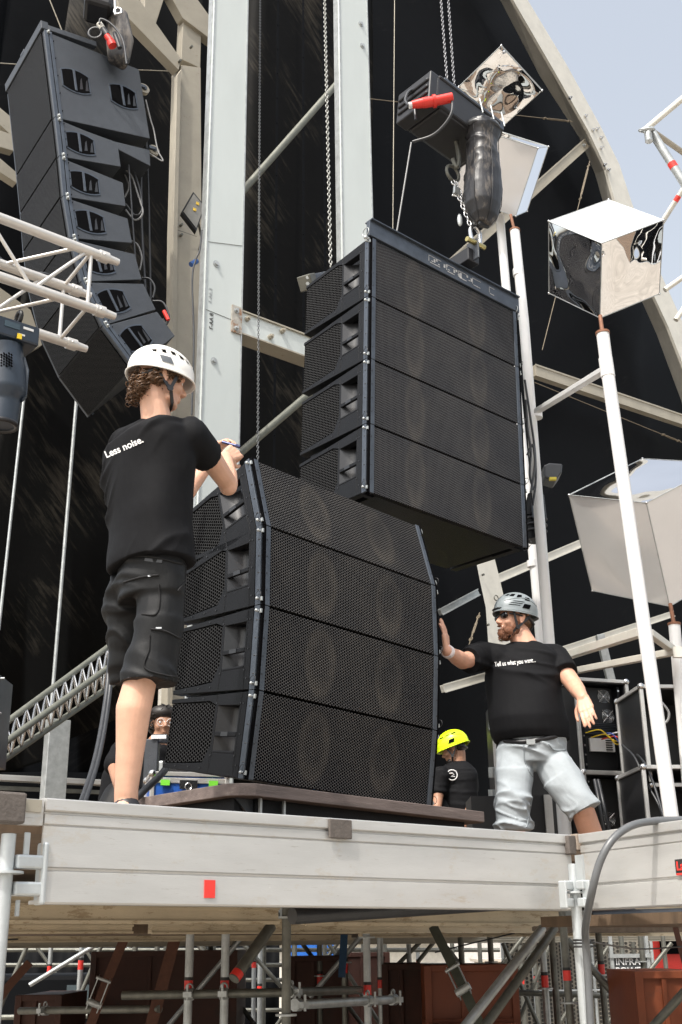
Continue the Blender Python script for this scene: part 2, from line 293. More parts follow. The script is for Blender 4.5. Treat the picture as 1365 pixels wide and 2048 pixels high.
# scuffed tarp hanging in front of it, between the pillars
pl = [(492, -150), (735, -150), (752, 500), (745, 1100), (470, 1100), (466, 800)]
tp_ = fabric('scuffed_tarp', [Pu(x, y, 6.4) for x, y in [(405, 1660), (760, 1650), (770, 1100), (752, 500), (738, -250), (500, -250), (480, 300), (430, 1200)]], TARPS, 'scuffed brownish black tarpaulin hanging between the two pale steel pillars', 'tarpaulin', 5)
for xs in (548, 608, 655):
    a, b = Pu(xs, 1000, 6.25), Pu(xs-4, 1000, 6.25); b = V(a.x, a.y, a.z+11); m = MB(); m.box((a+b)/2, (.035, .004, 11), AX)
    for k in range(24): m.tube([V(a.x, a.y, a.z+.4*k)-VX*.002, V(a.x, a.y, a.z+.4*k)-VX*.01], .008, 6)
    part('seam', m, TARP, tp_)
cu_ = fabric('curtain', [Pu(x, y, 6.2) for x, y in [(-40, 1410), (-40, 1552), (30, 1540), (96, 1520), (140, 1478), (220, 1444), (345, 1400), (345, 1100), (352, 600), (395, 300), (410, -100), (300, -250), (150, -60), (60, 500), (-10, 900)]], TARPS, 'black scuffed curtain with scalloped lower edge behind the left hanging speakers', 'curtain', 4)
for i, (xa, ya, xb, yb, r, nm) in enumerate([(154, 792, 97, 1490, .017, 'thin bright keder pole standing against the curtain, right of the pair at far left'), (48, 800, -2, 1260, .014, 'thin keder pole at the far left edge, half lost on black curtain')]):
    m = MB(); a, b = Pu(xa, ya, 5.9), Pu(xb, yb, 5.9); a2 = b+(a-b)*1.0; m.tube([a2, b], r, 8); single('keder_pole', m, GALV, nm, 'pole', 'keder poles against the curtain')
# bottom rail of the wall + galvanised post
t = thing('wall_rail', 'aluminium bottom rail under the black curtain above the bright gap', 'rail')
a, b = Pu(-60, 1553, 6.1), Pu(205, 1566, 6.1); m = MB(); m.beam(a, b, .09, .05); part('rail', m, ALU, t, bevel=.005)
m = MB(); m.beam(a-V(0, 0, .085), b-V(0, 0, .085), .03, .035); part('lower_lip', m, GALVD, t)
m = MB(); a, b = Pu(117, 1440, 5.8), Pu(108, 1600, 5.8); b = V(a.x, a.y, 1.7); m.box((a+b)/2, (.2, .1, (a-b).length), AX); single('steel_post', m, GALV, 'wide mottled galvanised post standing below the curtain edge', 'post', bevel=.006)
# arch
def arch(name, o1, o2, o3, mat, label):
    t = thing(name, label, 'arch', Pu(1292, 556, 6.6))
    def strip(pa, pb, oa, ob, th, nm):
        m = MB(); A_ = [Pu(x, y, oa) for x, y in pa]; B_ = [Pu(x, y, ob) for x, y in pb]; n = len(A_)
        m.v = [tuple(p) for p in A_+B_+[p+VX*th for p in A_]+[p+VX*th for p in B_]]
        for i in range(n-1):
            m.f += [(i, i+1, n+i+1, n+i), (2*n+i, 3*n+i, 3*n+i+1, 2*n+i+1), (i, 2*n+i, 2*n+i+1, i+1), (n+i, n+i+1, 3*n+i+1, 3*n+i)]
        m.f += [(0, n, 3*n, 2*n), (n-1, 3*n-1, 4*n-1, 2*n-1)]; m.s = [False]*len(m.f); return part(nm, m, mat, t)
    strip(o1, o2, 6.3, 6.3, .05, 'outer_flange'); strip(o2, o3, 6.32, 6.66, .05, 'inner_web')
    for x, y in [(1141, 196), (1172, 232), (1187, 260), (1195, 258), (1203, 276), (1203, 296), (1210, 330), (1218, 340)]:
        m = MB(); c = Pu(x, y, 6.28); m.tube([c-VX*.045, c+VX*.03], .012, 8); m.tube([c-VX*.01, c+VX*.01], .03, 8); m.v = m.v; part('bolt', m, CHROME, t)
    return t
arch('tent_arch', arch_out, arch_mid, arch_in, WARMW, 'pale curved steel arch edging the black tent wall against the sky')
def steel(name, xa, ya, xb, yb, off, w, h, mat, label, cat='beam', off2=None, bolts=(), ref=None, grp=None):
    a, b = Pu(xa, ya, off), Pu(xb, yb, off2 if off2 is not None else off); t = thing(name, label, cat, (a+b)/2, grp)
    d = (b-a).normalized(); p = d.cross(VX).normalized()
    m = MB(); m.box((a+b)/2, ((a-b).length, w, h), (d, VX, p)); part('beam_body', m, mat, t, bevel=.004)
    m = MB()
    for s in (-1, 1): m.box((a+b)/2+p*s*(h/2)-VX*(w*.5+.006), ((a-b).length, .012, h*.16), (d, VX, p))
    part('flange_lip', m, mat, t)
    for f in bolts:
        c = a+(b-a)*f-VX*(w/2); m = MB(); m.tube([c, c-VX*.012], .035, 12); m.tube([c-VX*.01, c-VX*.04], .018, 6); part('bolt', m, GALV, t)
    return t
G = None
steel('purlin', 1170, 288, 895, 535, 6.5, .1, .14, TAN, 'tan steel strut rising diagonally to the arch behind the hoist bag', bolts=(.03,), grp='purlins of the tent wall')
steel('purlin', 1066, 743, 1420, 862, 6.5, .12, .17, TAN, 'tan steel purlin crossing the black wall behind the tall white poles', grp='purlins of the tent wall')
steel('purlin', 970, 1168, 1170, 1083, 6.5, .08, .1, WARMW, 'short pale purlin behind the poles, above the grey helmet', grp='purlins of the tent wall')
steel('purlin', 885, 1378, 975, 1352, 6.3, .06, .09, WARMW, 'short pale rail just right of the lower speaker stack, under the outstretched arm', grp='purlins of the tent wall')
steel('purlin', 880, 1225, 955, 1185, 6.5, .06, .08, GALV, 'short grey purlin between lower speaker stack and curved leg', grp='purlins of the tent wall')
steel('purlin', 1118, 1302, 1345, 1228, 6.4, .06, .08, WARMW, 'upper pale rail on the wall behind the equipment racks', grp='purlins of the tent wall')
# small curved leg behind the grey helmet
t = thing('curved_leg', 'pale curved steel leg seen below the hanging speakers behind the grey helmet', 'steel leg', Pu(970, 1300, 6.0))
m = MB(); cl = [(952, 1118, 990, 1118), (960, 1160, 1000, 1158), (972, 1215, 1012, 1210), (978, 1300, 1022, 1290), (985, 1480, 1028, 1480), (990, 1700, 1032, 1700)]
for q in (5.95, 6.05): m.v += [tuple(Pu(c[0], c[1], q)) for c in cl]+[tuple(Pu(c[2], c[3], q)) for c in cl]
n = 6
for i in range(n-1): m.f += [(i, i+1, n+i+1, n+i), (2*n+i, 3*n+i, 3*n+i+1, 2*n+i+1), (i, 2*n+i, 2*n+i+1, i+1), (n+i, n+i+1, 3*n+i+1, 3*n+i)]
m.f += [(0, n, 3*n, 2*n)]; m.s = [False]*len(m.f); part('leg_plate', m, WARMW, t)
m = MB(); c = Pu(993, 1196, 5.9); m.torus(c, UX, Z, .035, .008); part('shackle', m, GALVD, t)
m = MB(); 
for y in (1150, 1250): c = Pu(965+(y-1150)*.1, y, 5.93); m.tube([c, c-VX*.03], .015, 8)
part('bolt', m, GALVD, t)
WIREM = M_('wire_dull', (.16, .13, .09), .6, .2)
# guy wires with turnbuckles
def wire(xa, ya, xb, yb, off, r, label, tb=None, mat=None, off2=None):
    a, b = Pu(xa, ya, off), Pu(xb, yb, off2 if off2 is not None else off); t = thing('guy_wire', label, 'wire', a, 'guy wires in the tent')
    m = MB(); m.tube([a, b], r, 6); part('wire', m, mat or WIREM, t)
    if tb:
        f0, f1 = tb; p, q = a+(b-a)*f0, a+(b-a)*f1; m = MB(); d = (q-p).normalized(); s, e_ = frame(d)
        for k in (-1, 1): m.tube([p+s*k*.016, q+s*k*.016], .006, 6)
        m.tube([p-d*.06, p+d*.05], .011, 8); m.tube([q+d*.06, q-d*.05], .011, 8)
        m.torus(p-d*.09, d, s, .026, .008, 12, 5); m.torus(q+d*.09, d, s, .026, .008, 12, 5); part('turnbuckle', m, WIREM, t)
wire(735, 197, 1145, 243, 6.2, .006, 'thin wire running behind the red plug and the diamond mirror to the arch', (.86, .96))
wire(1180, 322, 1085, 700, 6.2, .007, 'wire dropping from the arch behind the upright mirror cube', (.05, .2))
wire(1070, 765, 1372, 888, 6.2, .006, 'thin wire running below the tan purlin to the right', (.86, .92))
wire(960, 1225, 925, 1330, 6.0, .006, 'thin slanting wire beside the curved leg, behind the outstretched arm', (.2, .4))
wire(790, -40, 786, 480, 5.6, .006, 'thin brown wire hanging straight down right of the second pillar', mat=TAN)
wire(823, 285, 793, 470, 5.2, .011, 'grey cable hanging from the yellow-tagged hoist body to the speakers'.replace('yellow-tagged ', ''), mat=CABLEG)
wire(92, -20, 128, 70, 5.5, .006, 'thin tan cord slanting above the left hanging speakers', mat=TAN)
wire(-20, 125, 40, 129, 5.5, .005, 'thin pale cord at the upper left edge', mat=TAN)
wire(278, 140, 360, 143, 5.5, .005, 'thin pale cord from left speakers to the tan column', mat=TAN)
# ---------------------------------------------------------------- pillars
def ibeam(name, label, x0, x1, xr, y0, off, group, seams=(), bolts=(), marks=False):
    a = Pu(x0, y0, off); b = Pu(x1, y0, off); c = (a+b)/2; wd = (b-a).dot(UX); base = V(c.x, c.y, ZD-.3); top = 13.5
    t = thing(name, label, 'pillar', base, group); h = top-base.z; mid = V(c.x, c.y, (top+base.z)/2)
    m = MB(); m.box(mid+VX*.012, (wd, .024, h), AX); part('front_face', m, PAINT, t, bevel=.002)
    m = MB(); m.box(mid-UX*(wd/2+.002)+VX*.05, (.02, .06, h), AX); part('side_web', m, GALV, t)
    m = MB(); m.box(mid+UX*.02+VX*.1, (wd*.9, .03, h), AX); part('rear_face', m, GALVD, t)
    m = MB()
    for s in (-1, 1): m.box(mid+UX*s*(wd/2-.006)-VX*.004, (.012, .008, h), AX)
    part('edge_trim', m, GALV, t)
    for x, y in bolts:
        q = Pu(x, y, off); m = MB(); m.tube([q, q-VX*.006], .034, 14); m.tube([q-VX*.005, q-VX*.022], .02, 6); part('bolt', m, GALV, t)
    m = MB()
    for ya, yb in seams:
        p, q = Pu(x0+2, ya, off)-VX*.002, Pu(x1-2, yb, off)-VX*.002; p = c+UX*(-wd/2+.012)+V(0, 0, p.z-c.z)-VX*.0015; q = c+UX*(wd/2-.012)+V(0, 0, q.z-c.z)-VX*.0015; m.beam(p, q, .004, .003)
    if seams: part('joint_seam', m, GALVD, t)
    return t, c, wd
PO = 3.8
p1, c1, w1 = ibeam('steel_pillar', 'wide pale steel pillar left of centre, running from deck to top beside the man in white helmet', 413, 487, 0, 500, PO, 'pale steel pillars', [(483, 492), (620, 648)], [(433, 528), (428, 722), (398, 1557)])
p2, c2, w2 = ibeam('steel_pillar', 'second pale steel pillar, narrower, rising behind the hanging speaker block', 684, 745, 0, 400, PO, 'pale steel pillars', [], [(722, 48), (395+330, 92)])
# hand lettering on the pillar
def text_obj(s, size, parent, mat, M, off=.0, name='lettering', depth=.001, align='LEFT', shear=0):
    cu = bpy.data.curves.new(name, 'FONT'); cu.body = s; cu.size = size; cu.extrude = depth; cu.offset = off; cu.align_x = align; cu.shear = shear
    o = bpy.data.objects.new('tmp', cu); COL.objects.link(o); bpy.context.view_layer.update()
    me = bpy.data.meshes.new_from_object(o.evaluated_get(bpy.context.evaluated_depsgraph_get())); bpy.data.objects.remove(o)
    me.name = name
    me.transform(M if parent is None else wm(parent).inverted() @ M); me.materials.clear(); me.materials.append(mat)
    o = bpy.data.objects.new(name, me); COL.objects.link(o)
    if parent: o.parent = parent; MW[o.name] = wm(parent).copy()
    return o
def face_M(p, right, up): n_ = right.cross(up).normalized(); return mat4(p, right.normalized(), up.normalized(), n_)
BTX = M_('marker_black', (.02, .02, .02), .6)
q = Pu(426, 660, PO)-VX*.003; text_obj('F-AA 8', .055, p1, BTX, face_M(q, Z, -UX), 0, 'marker_writing')
q = Pu(424, 606, PO)-VX*.003; text_obj('F-AA 3', .05, p1, GALV, face_M(q, Z, -UX), 0, 'marker_writing')
# horizontal member between the pillars
t = thing('cross_beam', 'pale horizontal beam with bolts bracketed between the two steel pillars', 'beam', c1)
za = Pu(478, 640, PO).z; a = V(c1.x, c1.y, za)+UX*(w1/2-.03)-VX*.0; b = V(c2.x, c2.y, za)-UX*(w2/2)
zt, zl = Pu(490, 625, PO).z, Pu(490, 668, PO).z; hh = zt-zl
m = MB(); m.box((a+b)/2+VX*.06+V(0, 0, (zt+zl)/2-za), ((a-b).length-.02, .1, hh), AX); part('beam_body', m, PAINT, t, bevel=.003)
m = MB(); cc = (a+b)/2+V(0, 0, (zt+zl)/2-za)
for s in (-1, 1): m.box(cc+V(0, 0, s*(hh/2+.006))+VX*.08, ((a-b).length-.02, .18, .014), AX)
part('flange', m, TAN, t)
m = MB(); q = V(a.x, a.y, (zt+zl)/2)-UX*.03-VX*.008; m.box(q, (.105, .014, hh*1.25), AX); part('rusty_bracket', m, M_('rusty_plate', (.4, .38, .34), .6, .3, .2, 20, dirt=.5, dirtcol=(.25, .11, .04), dscale=14), t)
for x, y in [(471, 623), (471, 658), (495, 638), (541, 674), (565, 662)]:
    q = Pu(x, y, PO); m = MB(); m.tube([q+VX*.01, q-VX*.022], .024, 12); m.tube([q-VX*.02, q-VX*.045], .014, 6); part('bolt', m, GALV if x < 490 else TAN, t)
# grey pipes running behind
def pipe(name, xa, ya, xb, yb, off, r, mat, label, cat='pipe', off2=None, grp=None, n=12):
    a, b = Pu(xa, ya, off), Pu(xb, yb, off if off2 is None else off2); m = MB(); m.tube([a, b], r, n); return single(name, m, mat, label, cat, grp)
PIPE = M_('dull_pipe', (.15, .155, .13), .5, .3, .2, 8)
pipe('brace_pipe', 690, 150, 472, 398, 5.6, .042, PIPE, 'dull grey diagonal pipe crossing the scuffed tarp high between the pillars', grp='diagonal pipes behind the pillars')
pipe('brace_pipe', 622, 785, 470, 915, 5.0, .04, PIPE, 'dull grey diagonal pipe above the white helmeted man\'s hands', grp='diagonal pipes behind the pillars')
# tan columns and roof members at the upper left
def member(pts, off, d, mat, parent, nm='member', off2=None):
    m = MB(); m.prism([Pu(x, y, off) for x, y in pts], VX*d); return part(nm, m, mat, parent, bevel=.004)
t = thing('tan_column', 'tan steel column left of the pale pillar, carrying the floodlight', 'column', Pu(372, 1600, 4.9))
member([(363, 130), (402, 135), (404, 480), (396, 830), (392, 1250), (380, 1660), (338, 1660), (350, 1250), (352, 830), (355, 460)], 5.0, .2, TAN, t, 'column_body')
member([(355, 150), (363, 138), (356, 460), (352, 830), (338, 1660), (331, 1660), (344, 830), (347, 455)], 4.93, .06, TAN, t, 'front_flange')
for x, y in [(383, 94), (363, 450), (363, 470), (360, 122)]:
    q = Pu(x, y, 4.98); m = MB(); m.tube([q+VX*.02, q-VX*.02], .014, 8); part('bolt', m, GALVD, t)
m = MB(); m.beam(Pu(350, 458, 4.97), Pu(394, 473, 4.97), .004, .004); part('joint_seam', m, GALVD, t)
t = thing('roof_truss', 'tan steel roof truss members crossing at the upper left corner', 'truss', Pu(370, 60, 5.2), None)
member([(225, -40), (252, -40), (363, 118), (358, 140), (240, 18)], 5.0, .12, TAN, t)
member([(290, -20), (334, -20), (310, 55), (290, 50)], 5.15, .1, TAN, t)
member([(330, -30), (375, -30), (440, 60), (440, 92), (366, 36)], 5.1, .12, TAN, t)
member([(367, 36), (403, 66), (401, 136), (363, 118)], 5.14, .12, TAN, t)
t = thing('roof_strut', 'tan steel struts showing behind the left hanging speakers at the frame edge', 'strut', Pu(10, 250, 5.2))
member([(-30, 190), (-30, 222), (28, 275), (28, 238)], 5.9, .1, TAN, t); member([(-30, 250), (-30, 285), (28, 302), (28, 270)], 5.9, .1, TAN, t); member([(-30, 290), (-30, 325), (34, 366), (34, 345)], 5.9, .1, TAN, t)
t = thing('tan_panel', 'tan steel panel glimpsed behind the left truss and speakers', 'panel', Pu(50, 650, 5.8))
member([(-20, 560), (62, 620), (85, 690), (60, 705), (-20, 640)], 5.9, .08, TAN, t)
pipe('beige_post', 330, 1380, 326, 1480, 5.6, .06, M_('beige_post', (.42, .4, .36), .7, 0, .2, 20, dirt=.6, dirtcol=(.15, .14, .12), dscale=20), 'beige marked post above the face with glasses', 'post')
# ---------------------------------------------------------------- front deck beams
def profile_beam(name, label, o, ux, vx, u0, u1, mat, ends=True, group='aluminium deck beams of the stage edge'):
    prof = [(0, 0), (-.022, -.002), (-.024, -.006), (-.024, -.04), (-.020, -.044), (-.010, -.046), (-.010, -.052), (-.018, -.055), (-.018, -.085), (-.012, -.09), (-.016, -.094), (-.018, -.224), (-.010, -.228), (-.008, -.236), (-.018, -.240), (-.020, -.336), (-.016, -.342), (.06, -.342), (.06, -.33), (-.004, -.33), (-.004, -.02), (.05, -.02), (.05, 0)]
    t = thing(name, label, 'deck beam', o+ux*u0, group); m = MB(); up_ = u0
    pts = [o+ux*(u0)+vx*a+V(0, 0, b) for a, b in prof]; m.prism(pts, ux*(u1-u0)); part('profile', m, mat, t); return t
fb = profile_beam('deck_beam', 'long aluminium beam along the front stage edge with a red tape mark', B0, UX, VX, -.03, BL+.0, ALU)
m = MB(); m.box(B0+UX*(-.075)+V(0, 0, -.05)+VX*.0, (.08, .03, .085), AX); part('end_tongue', m, ALU, fb)
m = MB(); q = Pu(420, 1778, -.022); m.box(q+V(0, 0, 0), (.045, .004, .062), AX); part('red_tape', m, REDT, fb)
DRK = M_('rubber_brown', (.1, .085, .075), .7, 0, .2, 30, .3, 80)
BRW = M_('tan_pad', (.33, .27, .22), .7, 0, .2, 30)
m = MB(); q = Pu(681, 1658, -.03); m.box(q, (.115, .012, .075), AX); part('rubber_patch', m, DRK, fb, bevel=.004)
# corner joint pads
t = thing('edge_pad', 'dark and tan rubber pads over the joint of the two deck beams', 'pad', Pu(1150, 1690, -.02))
m = MB(); m.box(Pu(1141, 1690, -.03), (.05, .03, .085), AX); part('dark_pad', m, DRK, t, bevel=.004)
R0 = Pz(1165, 1668, 2.04); R1 = Pz(1365, 1640, 2.04); rd = (R1-R0); rd.z = 0; rd.normalize(); rv = V(-rd.y, rd.x, 0)
if rv.y < 0: rv = -rv
m = MB(); m.box(R0-rd*.045-rv*.01-V(0, 0, .035), (.055, .03, .075), (rd, rv, Z)); part('tan_pad', m, BRW, t, bevel=.004)
rb = profile_beam('deck_beam', 'shorter aluminium beam running to the right frame edge under the thick cable', R0, rd, rv, -.0, 1.6, ALU)
# printed label at right
q = P(1352, 1745, 5.0); dd = ray(1352, 1722); s_ = (R0-CAM-rv*.026).dot(rv)/dd.dot(rv); q = CAM+dd*s_
m = MB(); m.box(q+rd*.09-V(0, 0, .025), (.19, .003, .062), (rd, rv, Z)); part('sticker', m, BTX, rb)
text_obj('Layher.', .05, rb, REDT, face_M(q+rd*.004-V(0, 0, .038)-rv*.004, rd, Z), .001, 'sticker_lettering')
m = MB(); q2 = q+rd*.09-V(0, 0, .054)-rv*.003; m.box(q2, (.18, .003, .008), (rd, rv, Z)); part('sticker_line', m, REDT, rb)
# end pad and coupler at the left
t = thing('edge_pad', 'brown rubber pad at the far left end of the stage edge', 'pad', Pu(10, 1610, 0)); m = MB(); m.box(Pu(12, 1616, -.03), (.12, .06, .1), AX); part('pad_body', m, DRK, t, bevel=.008)
m = MB(); m.box(Pu(50, 1612, .0), (.1, .05, .04), AX); part('bare_edge', m, TAN, t)
m = MB(); m.box(loc(BL*.5+.3, 1.75, ZD-.03), (BL+1.2, 3.3, .05), AX); struct('deck_front', m, PLY)
m = MB(); m.box(loc(BL*.5+2.2, 3.9, 1.66), (BL+3.5, 3.6, .05), AX); m.box(V(*(R0+rd*1.2+UX*2.2+VX*.2)[:2], 1.66), (3.4, 3.0, .05), AX); struct('deck_rear', m, PLY)
# lower beams behind, one receding under the other
def lowbeam(xa, xb, y0, y1, off, mat, label):
    a, b = Pu(xa, (y0+y1)/2, off), Pu(xb, (y0+y1)/2, off); zt_, zl_ = Pu((xa+xb)/2, y0, off).z, Pu((xa+xb)/2, y1, off).z; c = (a+b)/2; c.z = (zt_+zl_)/2; L = (b-a).dot(UX); h = zt_-zl_
    t = thing('under_deck_beam', label, 'deck beam', V(c.x, c.y, zl_), 'deck beams under the stage')
    m = MB(); m.box(c, (L, .04, h), AX); part('beam_web', m, mat, t, bevel=.003)
    m = MB()
    for f in (-.5, .02, .5): m.box(c+V(0, 0, f*h*.96)-VX*.025, (L, .014, h*.07+.006), AX)
    part('rib', m, mat, t)
lowbeam(-60, 553, 1782, 1846, .9, ALUT, 'stained tan beam just under the left half of the front edge')
lowbeam(606, 1112, 1786, 1850, .9, ALUT, 'stained tan beam just under the right half of the front edge')
lowbeam(1178, 1420, 1786, 1852, .9, ALUT, 'tan beam under the right stage wing')
lowbeam(-60, 262, 1838, 1866, 1.9, ALUT, 'second-row tan beam at lower left, under the rust-stained beam')
lowbeam(300, 1060, 1838, 1866, 1.9, ALUT, 'second-row stained beam across the middle above the upright pipes')
lowbeam(-60, 700, 1860, 1882, 3.0, ALUT, 'third-row beam, faint and low at the left under the stage')
lowbeam(720, 1500, 1850, 1872, 2.6, ALUT, 'third-row beam low at the right under the stage')
lowbeam(-60, 1500, 1876, 1888, 4.6, TAN, 'farthest and lowest beam seen across the whole width under the stage')
for xa, ya, xb, yb, lab in [(585, 1832, 1010, 1806, 'black tube tucked under the front beam, its end marked red'), (1178, 1835, 1400, 1828, 'black tube running under the right stage wing')]:
    pipe('dark_tube', xa, ya, xb, yb, .45, .035, CABLE, lab, 'tube', grp='black tubes under the stage edge')
# ---------------------------------------------------------------- scaffold
def Yof(dia): return 2331*.0483/dia/.937
def clampring(m, c, r, th=.012):
    m.tube([c-V(0, 0, th/2), c+V(0, 0, th/2)], r, 10)
def standard(x, y, dia, ytop, mat, tape=None, disc=(), lab='', ang=None, zt=None, z0=0, tapeh=.06):
    Y = Yof(dia); b = P(x, y, Y); top = zt if zt else P(x, ytop, Y).z
    t = thing('scaffold_standard', lab, 'scaffold post', V(b.x, b.y, z0), 'scaffold posts under the stage')
    m = MB(); m.tube([V(b.x, b.y, z0), V(b.x, b.y, top)], .0242, 14); part('tube', m, mat, t)
    for yd in disc:
        zc = P(x, yd, Y).z; m = MB(); m.tube([V(b.x, b.y, zc-.005), V(b.x, b.y, zc+.005)], .055, 12); part('rosette', m, GALV, t)
    if tape:
        zc = P(x, tape, Y).z; m = MB(); m.tube([V(b.x, b.y, zc-tapeh/2), V(b.x, b.y, zc+tapeh/2)], .0255, 14, smooth=True); part('red_band', m, REDT, t)
        m = MB(); m.tube([V(b.x, b.y, zc+tapeh/2), V(b.x, b.y, zc+tapeh*.8)], .0253, 14); part('dark_band', m, BTX, t)
    m = MB(); m.box((b.x, b.y, z0+.006), (.15, .15, .012)); part('base_plate', m, GALV, t)
    return t
L_ = [
 (98, 1960, 9, 1868, GALV, 1938, (1990,), 'thin galvanised post with a red band at the lower left'),
 (268, 1960, 11, 1850, GALVD, None, (1985,), 'dull post behind the brown strap at left'),
 (255, 1960, 8, 1868, GALV, None, (1920,), 'thin bright post beside the dull post at left'),
 (378, 1960, 16.5, 1842, GALV, 1972, (1861,), 'bright post with a red band, left of the centre pair'),
 (450, 1960, 16.5, 1842, GALV, 1972, (1861,), 'bright post with a red band, right of the centre pair'),
 (573, 1960, 18.5, 1795, GALVD, None, (1835, 2030), 'dark thick post with couplers under the middle of the beam'),
 (735, 1960, 15, 1850, GALV, 1980, (1875,), 'bright post with a red band, left of the pair right of centre'),
 (762, 1960, 12.5, 1850, GALV, 1968, (1872,), 'bright post with a red band, right of the pair right of centre'),
 (838, 1960, 8, 1866, GALV, 1927, (1965,), 'slim post in front of the bright orange container'),
 (1135, 1960, 15, 1815, GALVD, 1951, (1840, 2006), 'dull post with a red band, just left of the cable'),
 (1110, 1960, 13, 1850, GALVD, None, (), 'dark post at the crossing of the two stout diagonals'),
 (1072, 1960, 8, 1890, GALVD, 1958, (), 'slim dark post in front of the mesh fence, red banded'),
 (1045, 1960, 8, 1890, GALVD, 1963, (), 'slim dark post left of the mesh fence, red banded'),
 (1250, 1960, 10, 1872, GALVD, None, (1990,), 'dark post standing before the grey sign'),
 (508, 1960, 9, 1870, GALV, 1930, (1920,), 'slim post with red band left of the big dark diagonal'),
 (195, 1960, 7, 1885, GALVD, None, (), 'very slim dark post at the left behind the containers'),
 (120, 1960, 7, 1885, GALVD, None, (), 'very slim dark post near the left edge'),
 (1335, 1960, 9, 1872, GALVD, None, (), 'dark slim post before the orange container at far right')]
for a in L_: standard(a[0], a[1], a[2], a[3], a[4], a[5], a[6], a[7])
def vpost(x, y, Y, ztop, z0, r, mat, lab, extra=None):
    b = P(x, y, Y); t = thing('scaffold_standard', lab, 'scaffold post', V(b.x, b.y, z0), 'scaffold posts under the stage')
    m = MB(); m.tube([V(b.x, b.y, z0), V(b.x, b.y, ztop)], r, 18); m.tube([V(b.x, b.y, ztop-.002), V(b.x, b.y, ztop+.001)], r*.8, 18); part('tube', m, mat, t); return t, V(b.x, b.y, 0)
LPM = M_('galv_bright', (.5, .53, .54), .4, .5, .12, 10, .04, dirt=.72, dirtcol=(.3, .3, .28), dscale=14)
t, b = vpost(14, 1720, 3.98, P(14, 1668, 3.98).z, 0, .0242, LPM, 'bright galvanised post at the far left end of the front beam')
zc = P(14, 1745, 3.98).z
m = MB(); m.tube([V(b.x, b.y, zc-.004), V(b.x, b.y, zc+.004)], .058, 16); part('rosette', m, LPM, t)
m = MB()
for dz in (.035, -.05): m.box(V(b.x, b.y, zc+dz)+UX*.075, (.1, .05, .045), AX)
m.box(V(b.x, b.y, zc)+UX*.125, (.02, .06, .2), AX); part('ledger_head', m, LPM, t, bevel=.008)
m = MB(); m.box(V(b.x, b.y, zc+.08)+UX*.065, (.02, .012, .1), AX); part('wedge', m, LPM, t, bevel=.003)
m = MB(); m.box(V(b.x, b.y, zc-.11)+UX*.05, (.012, .01, .05), AX); part('wedge', m, GALV, t)
t, b = vpost(1152, 1800, 5.55, P(1152, 1728, 5.55).z, 0, .0242, LPM, 'bright galvanised post in the gap where the two deck beams meet')
zc = P(1156, 1785, 5.55).z
m = MB(); m.tube([V(b.x, b.y, zc-.004), V(b.x, b.y, zc+.004)], .058, 16); part('rosette', m, LPM, t)
m = MB()
for s in (-1, 1):
    d_ = (UX*-1 if s < 0 else rd)
    m = MB(); m.box(V(b.x, b.y, zc+.03)+d_*.06, (.05, .045, .04), AX); m.box(V(b.x, b.y, zc-.045)+d_*.06, (.05, .045, .04), AX); m.box(V(b.x, b.y, zc-.01)+d_*.082, (.012, .045, .12), AX); part('ledger_head', m, LPM, t, bevel=.006)
m = MB(); m.box(V(b.x, b.y, zc+.1)+rd*.05, (.05, .012, .12), (rd, rv, Z)); part('hook_plate', m, LPM, t)
def tubeP(xa, ya, Ya, xb, yb, Yb, r, mat, lab, red=None, nm='scaffold_brace', grp='diagonal scaffold tubes', cat='scaffold tube', clamps=()):
    a, b = P(xa, ya, Ya), P(xb, yb, Yb); t = thing(nm, lab, cat, (a+b)/2, grp); m = MB(); m.tube([a, b], r, 12); part('tube', m, mat, t)
    if red is not None:
        c = a+(b-a)*red; d = (b-a).normalized(); m = MB(); m.tube([c-d*.02, c+d*.02], r*1.04, 12); part('red_band', m, REDT, t)
    for f in clamps:
        c = a+(b-a)*f; d = (b-a).normalized(); p, q = frame(d); m = MB(); m.tube([c-d*.025, c+d*.025], r*1.35, 10); m.box(c+p*r*1.7, (.03, .03, .05), (p, q, d)); m.tube([c+p*r*2-q*.03, c+p*r*2+q*.05], .008, 6); m.torus(c+q*r*1.5, d, q, .02, .006, 10, 4); part('coupler', m, GALV, t)
    return t
G2 = 'horizontal scaffold tubes'
tubeP(245, 1991, 7.3, 575, 1985, 7.2, .0242, GALVD, 'horizontal dull tube joining the two bright centre posts', nm='scaffold_ledger', grp=G2, clamps=(.41, .62))
tubeP(575, 1984, 6.9, 720, 1980, 8, .0242, GALVD, 'horizontal tube right of the thick dark post, ending open', nm='scaffold_ledger', grp=G2, clamps=(.05,))
tubeP(590, 2010, 6.6, 790, 1999, 7.6, .0242, GALV, 'lower horizontal tube with a round open coupler right of the dark post', nm='scaffold_ledger', grp=G2, clamps=(.02, .7, .98))
tubeP(40, 2022, 9, 320, 2018, 8, .0242, GALVD, 'low horizontal tube at the lower left corner', nm='scaffold_ledger', grp=G2, clamps=(.2,))
tubeP(1020, 1985, 11, 1235, 1992, 11, .0242, GALVD, 'thin dark horizontal tube before the mesh fence', nm='scaffold_ledger', grp=G2)
tubeP(-20, 2035, 12, 300, 2030, 12, .0242, GALVD, 'faint horizontal tube lowest in the left corner', nm='scaffold_ledger', grp=G2)
tubeP(543, 1852, 6.6, 468, 1958, 6.4, .03, GALVD, 'thick dark diagonal tube with a red end left of the dark post', red=.93)
tubeP(1085, 1857, 6.7, 925, 2060, 6.2, .0242, GALV, 'stout bright diagonal tube rising to the right, left one of two')
tubeP(1110, 1857, 6.9, 965, 2060, 6.4, .0242, GALVD, 'stout dark diagonal tube rising to the right, right one of two')
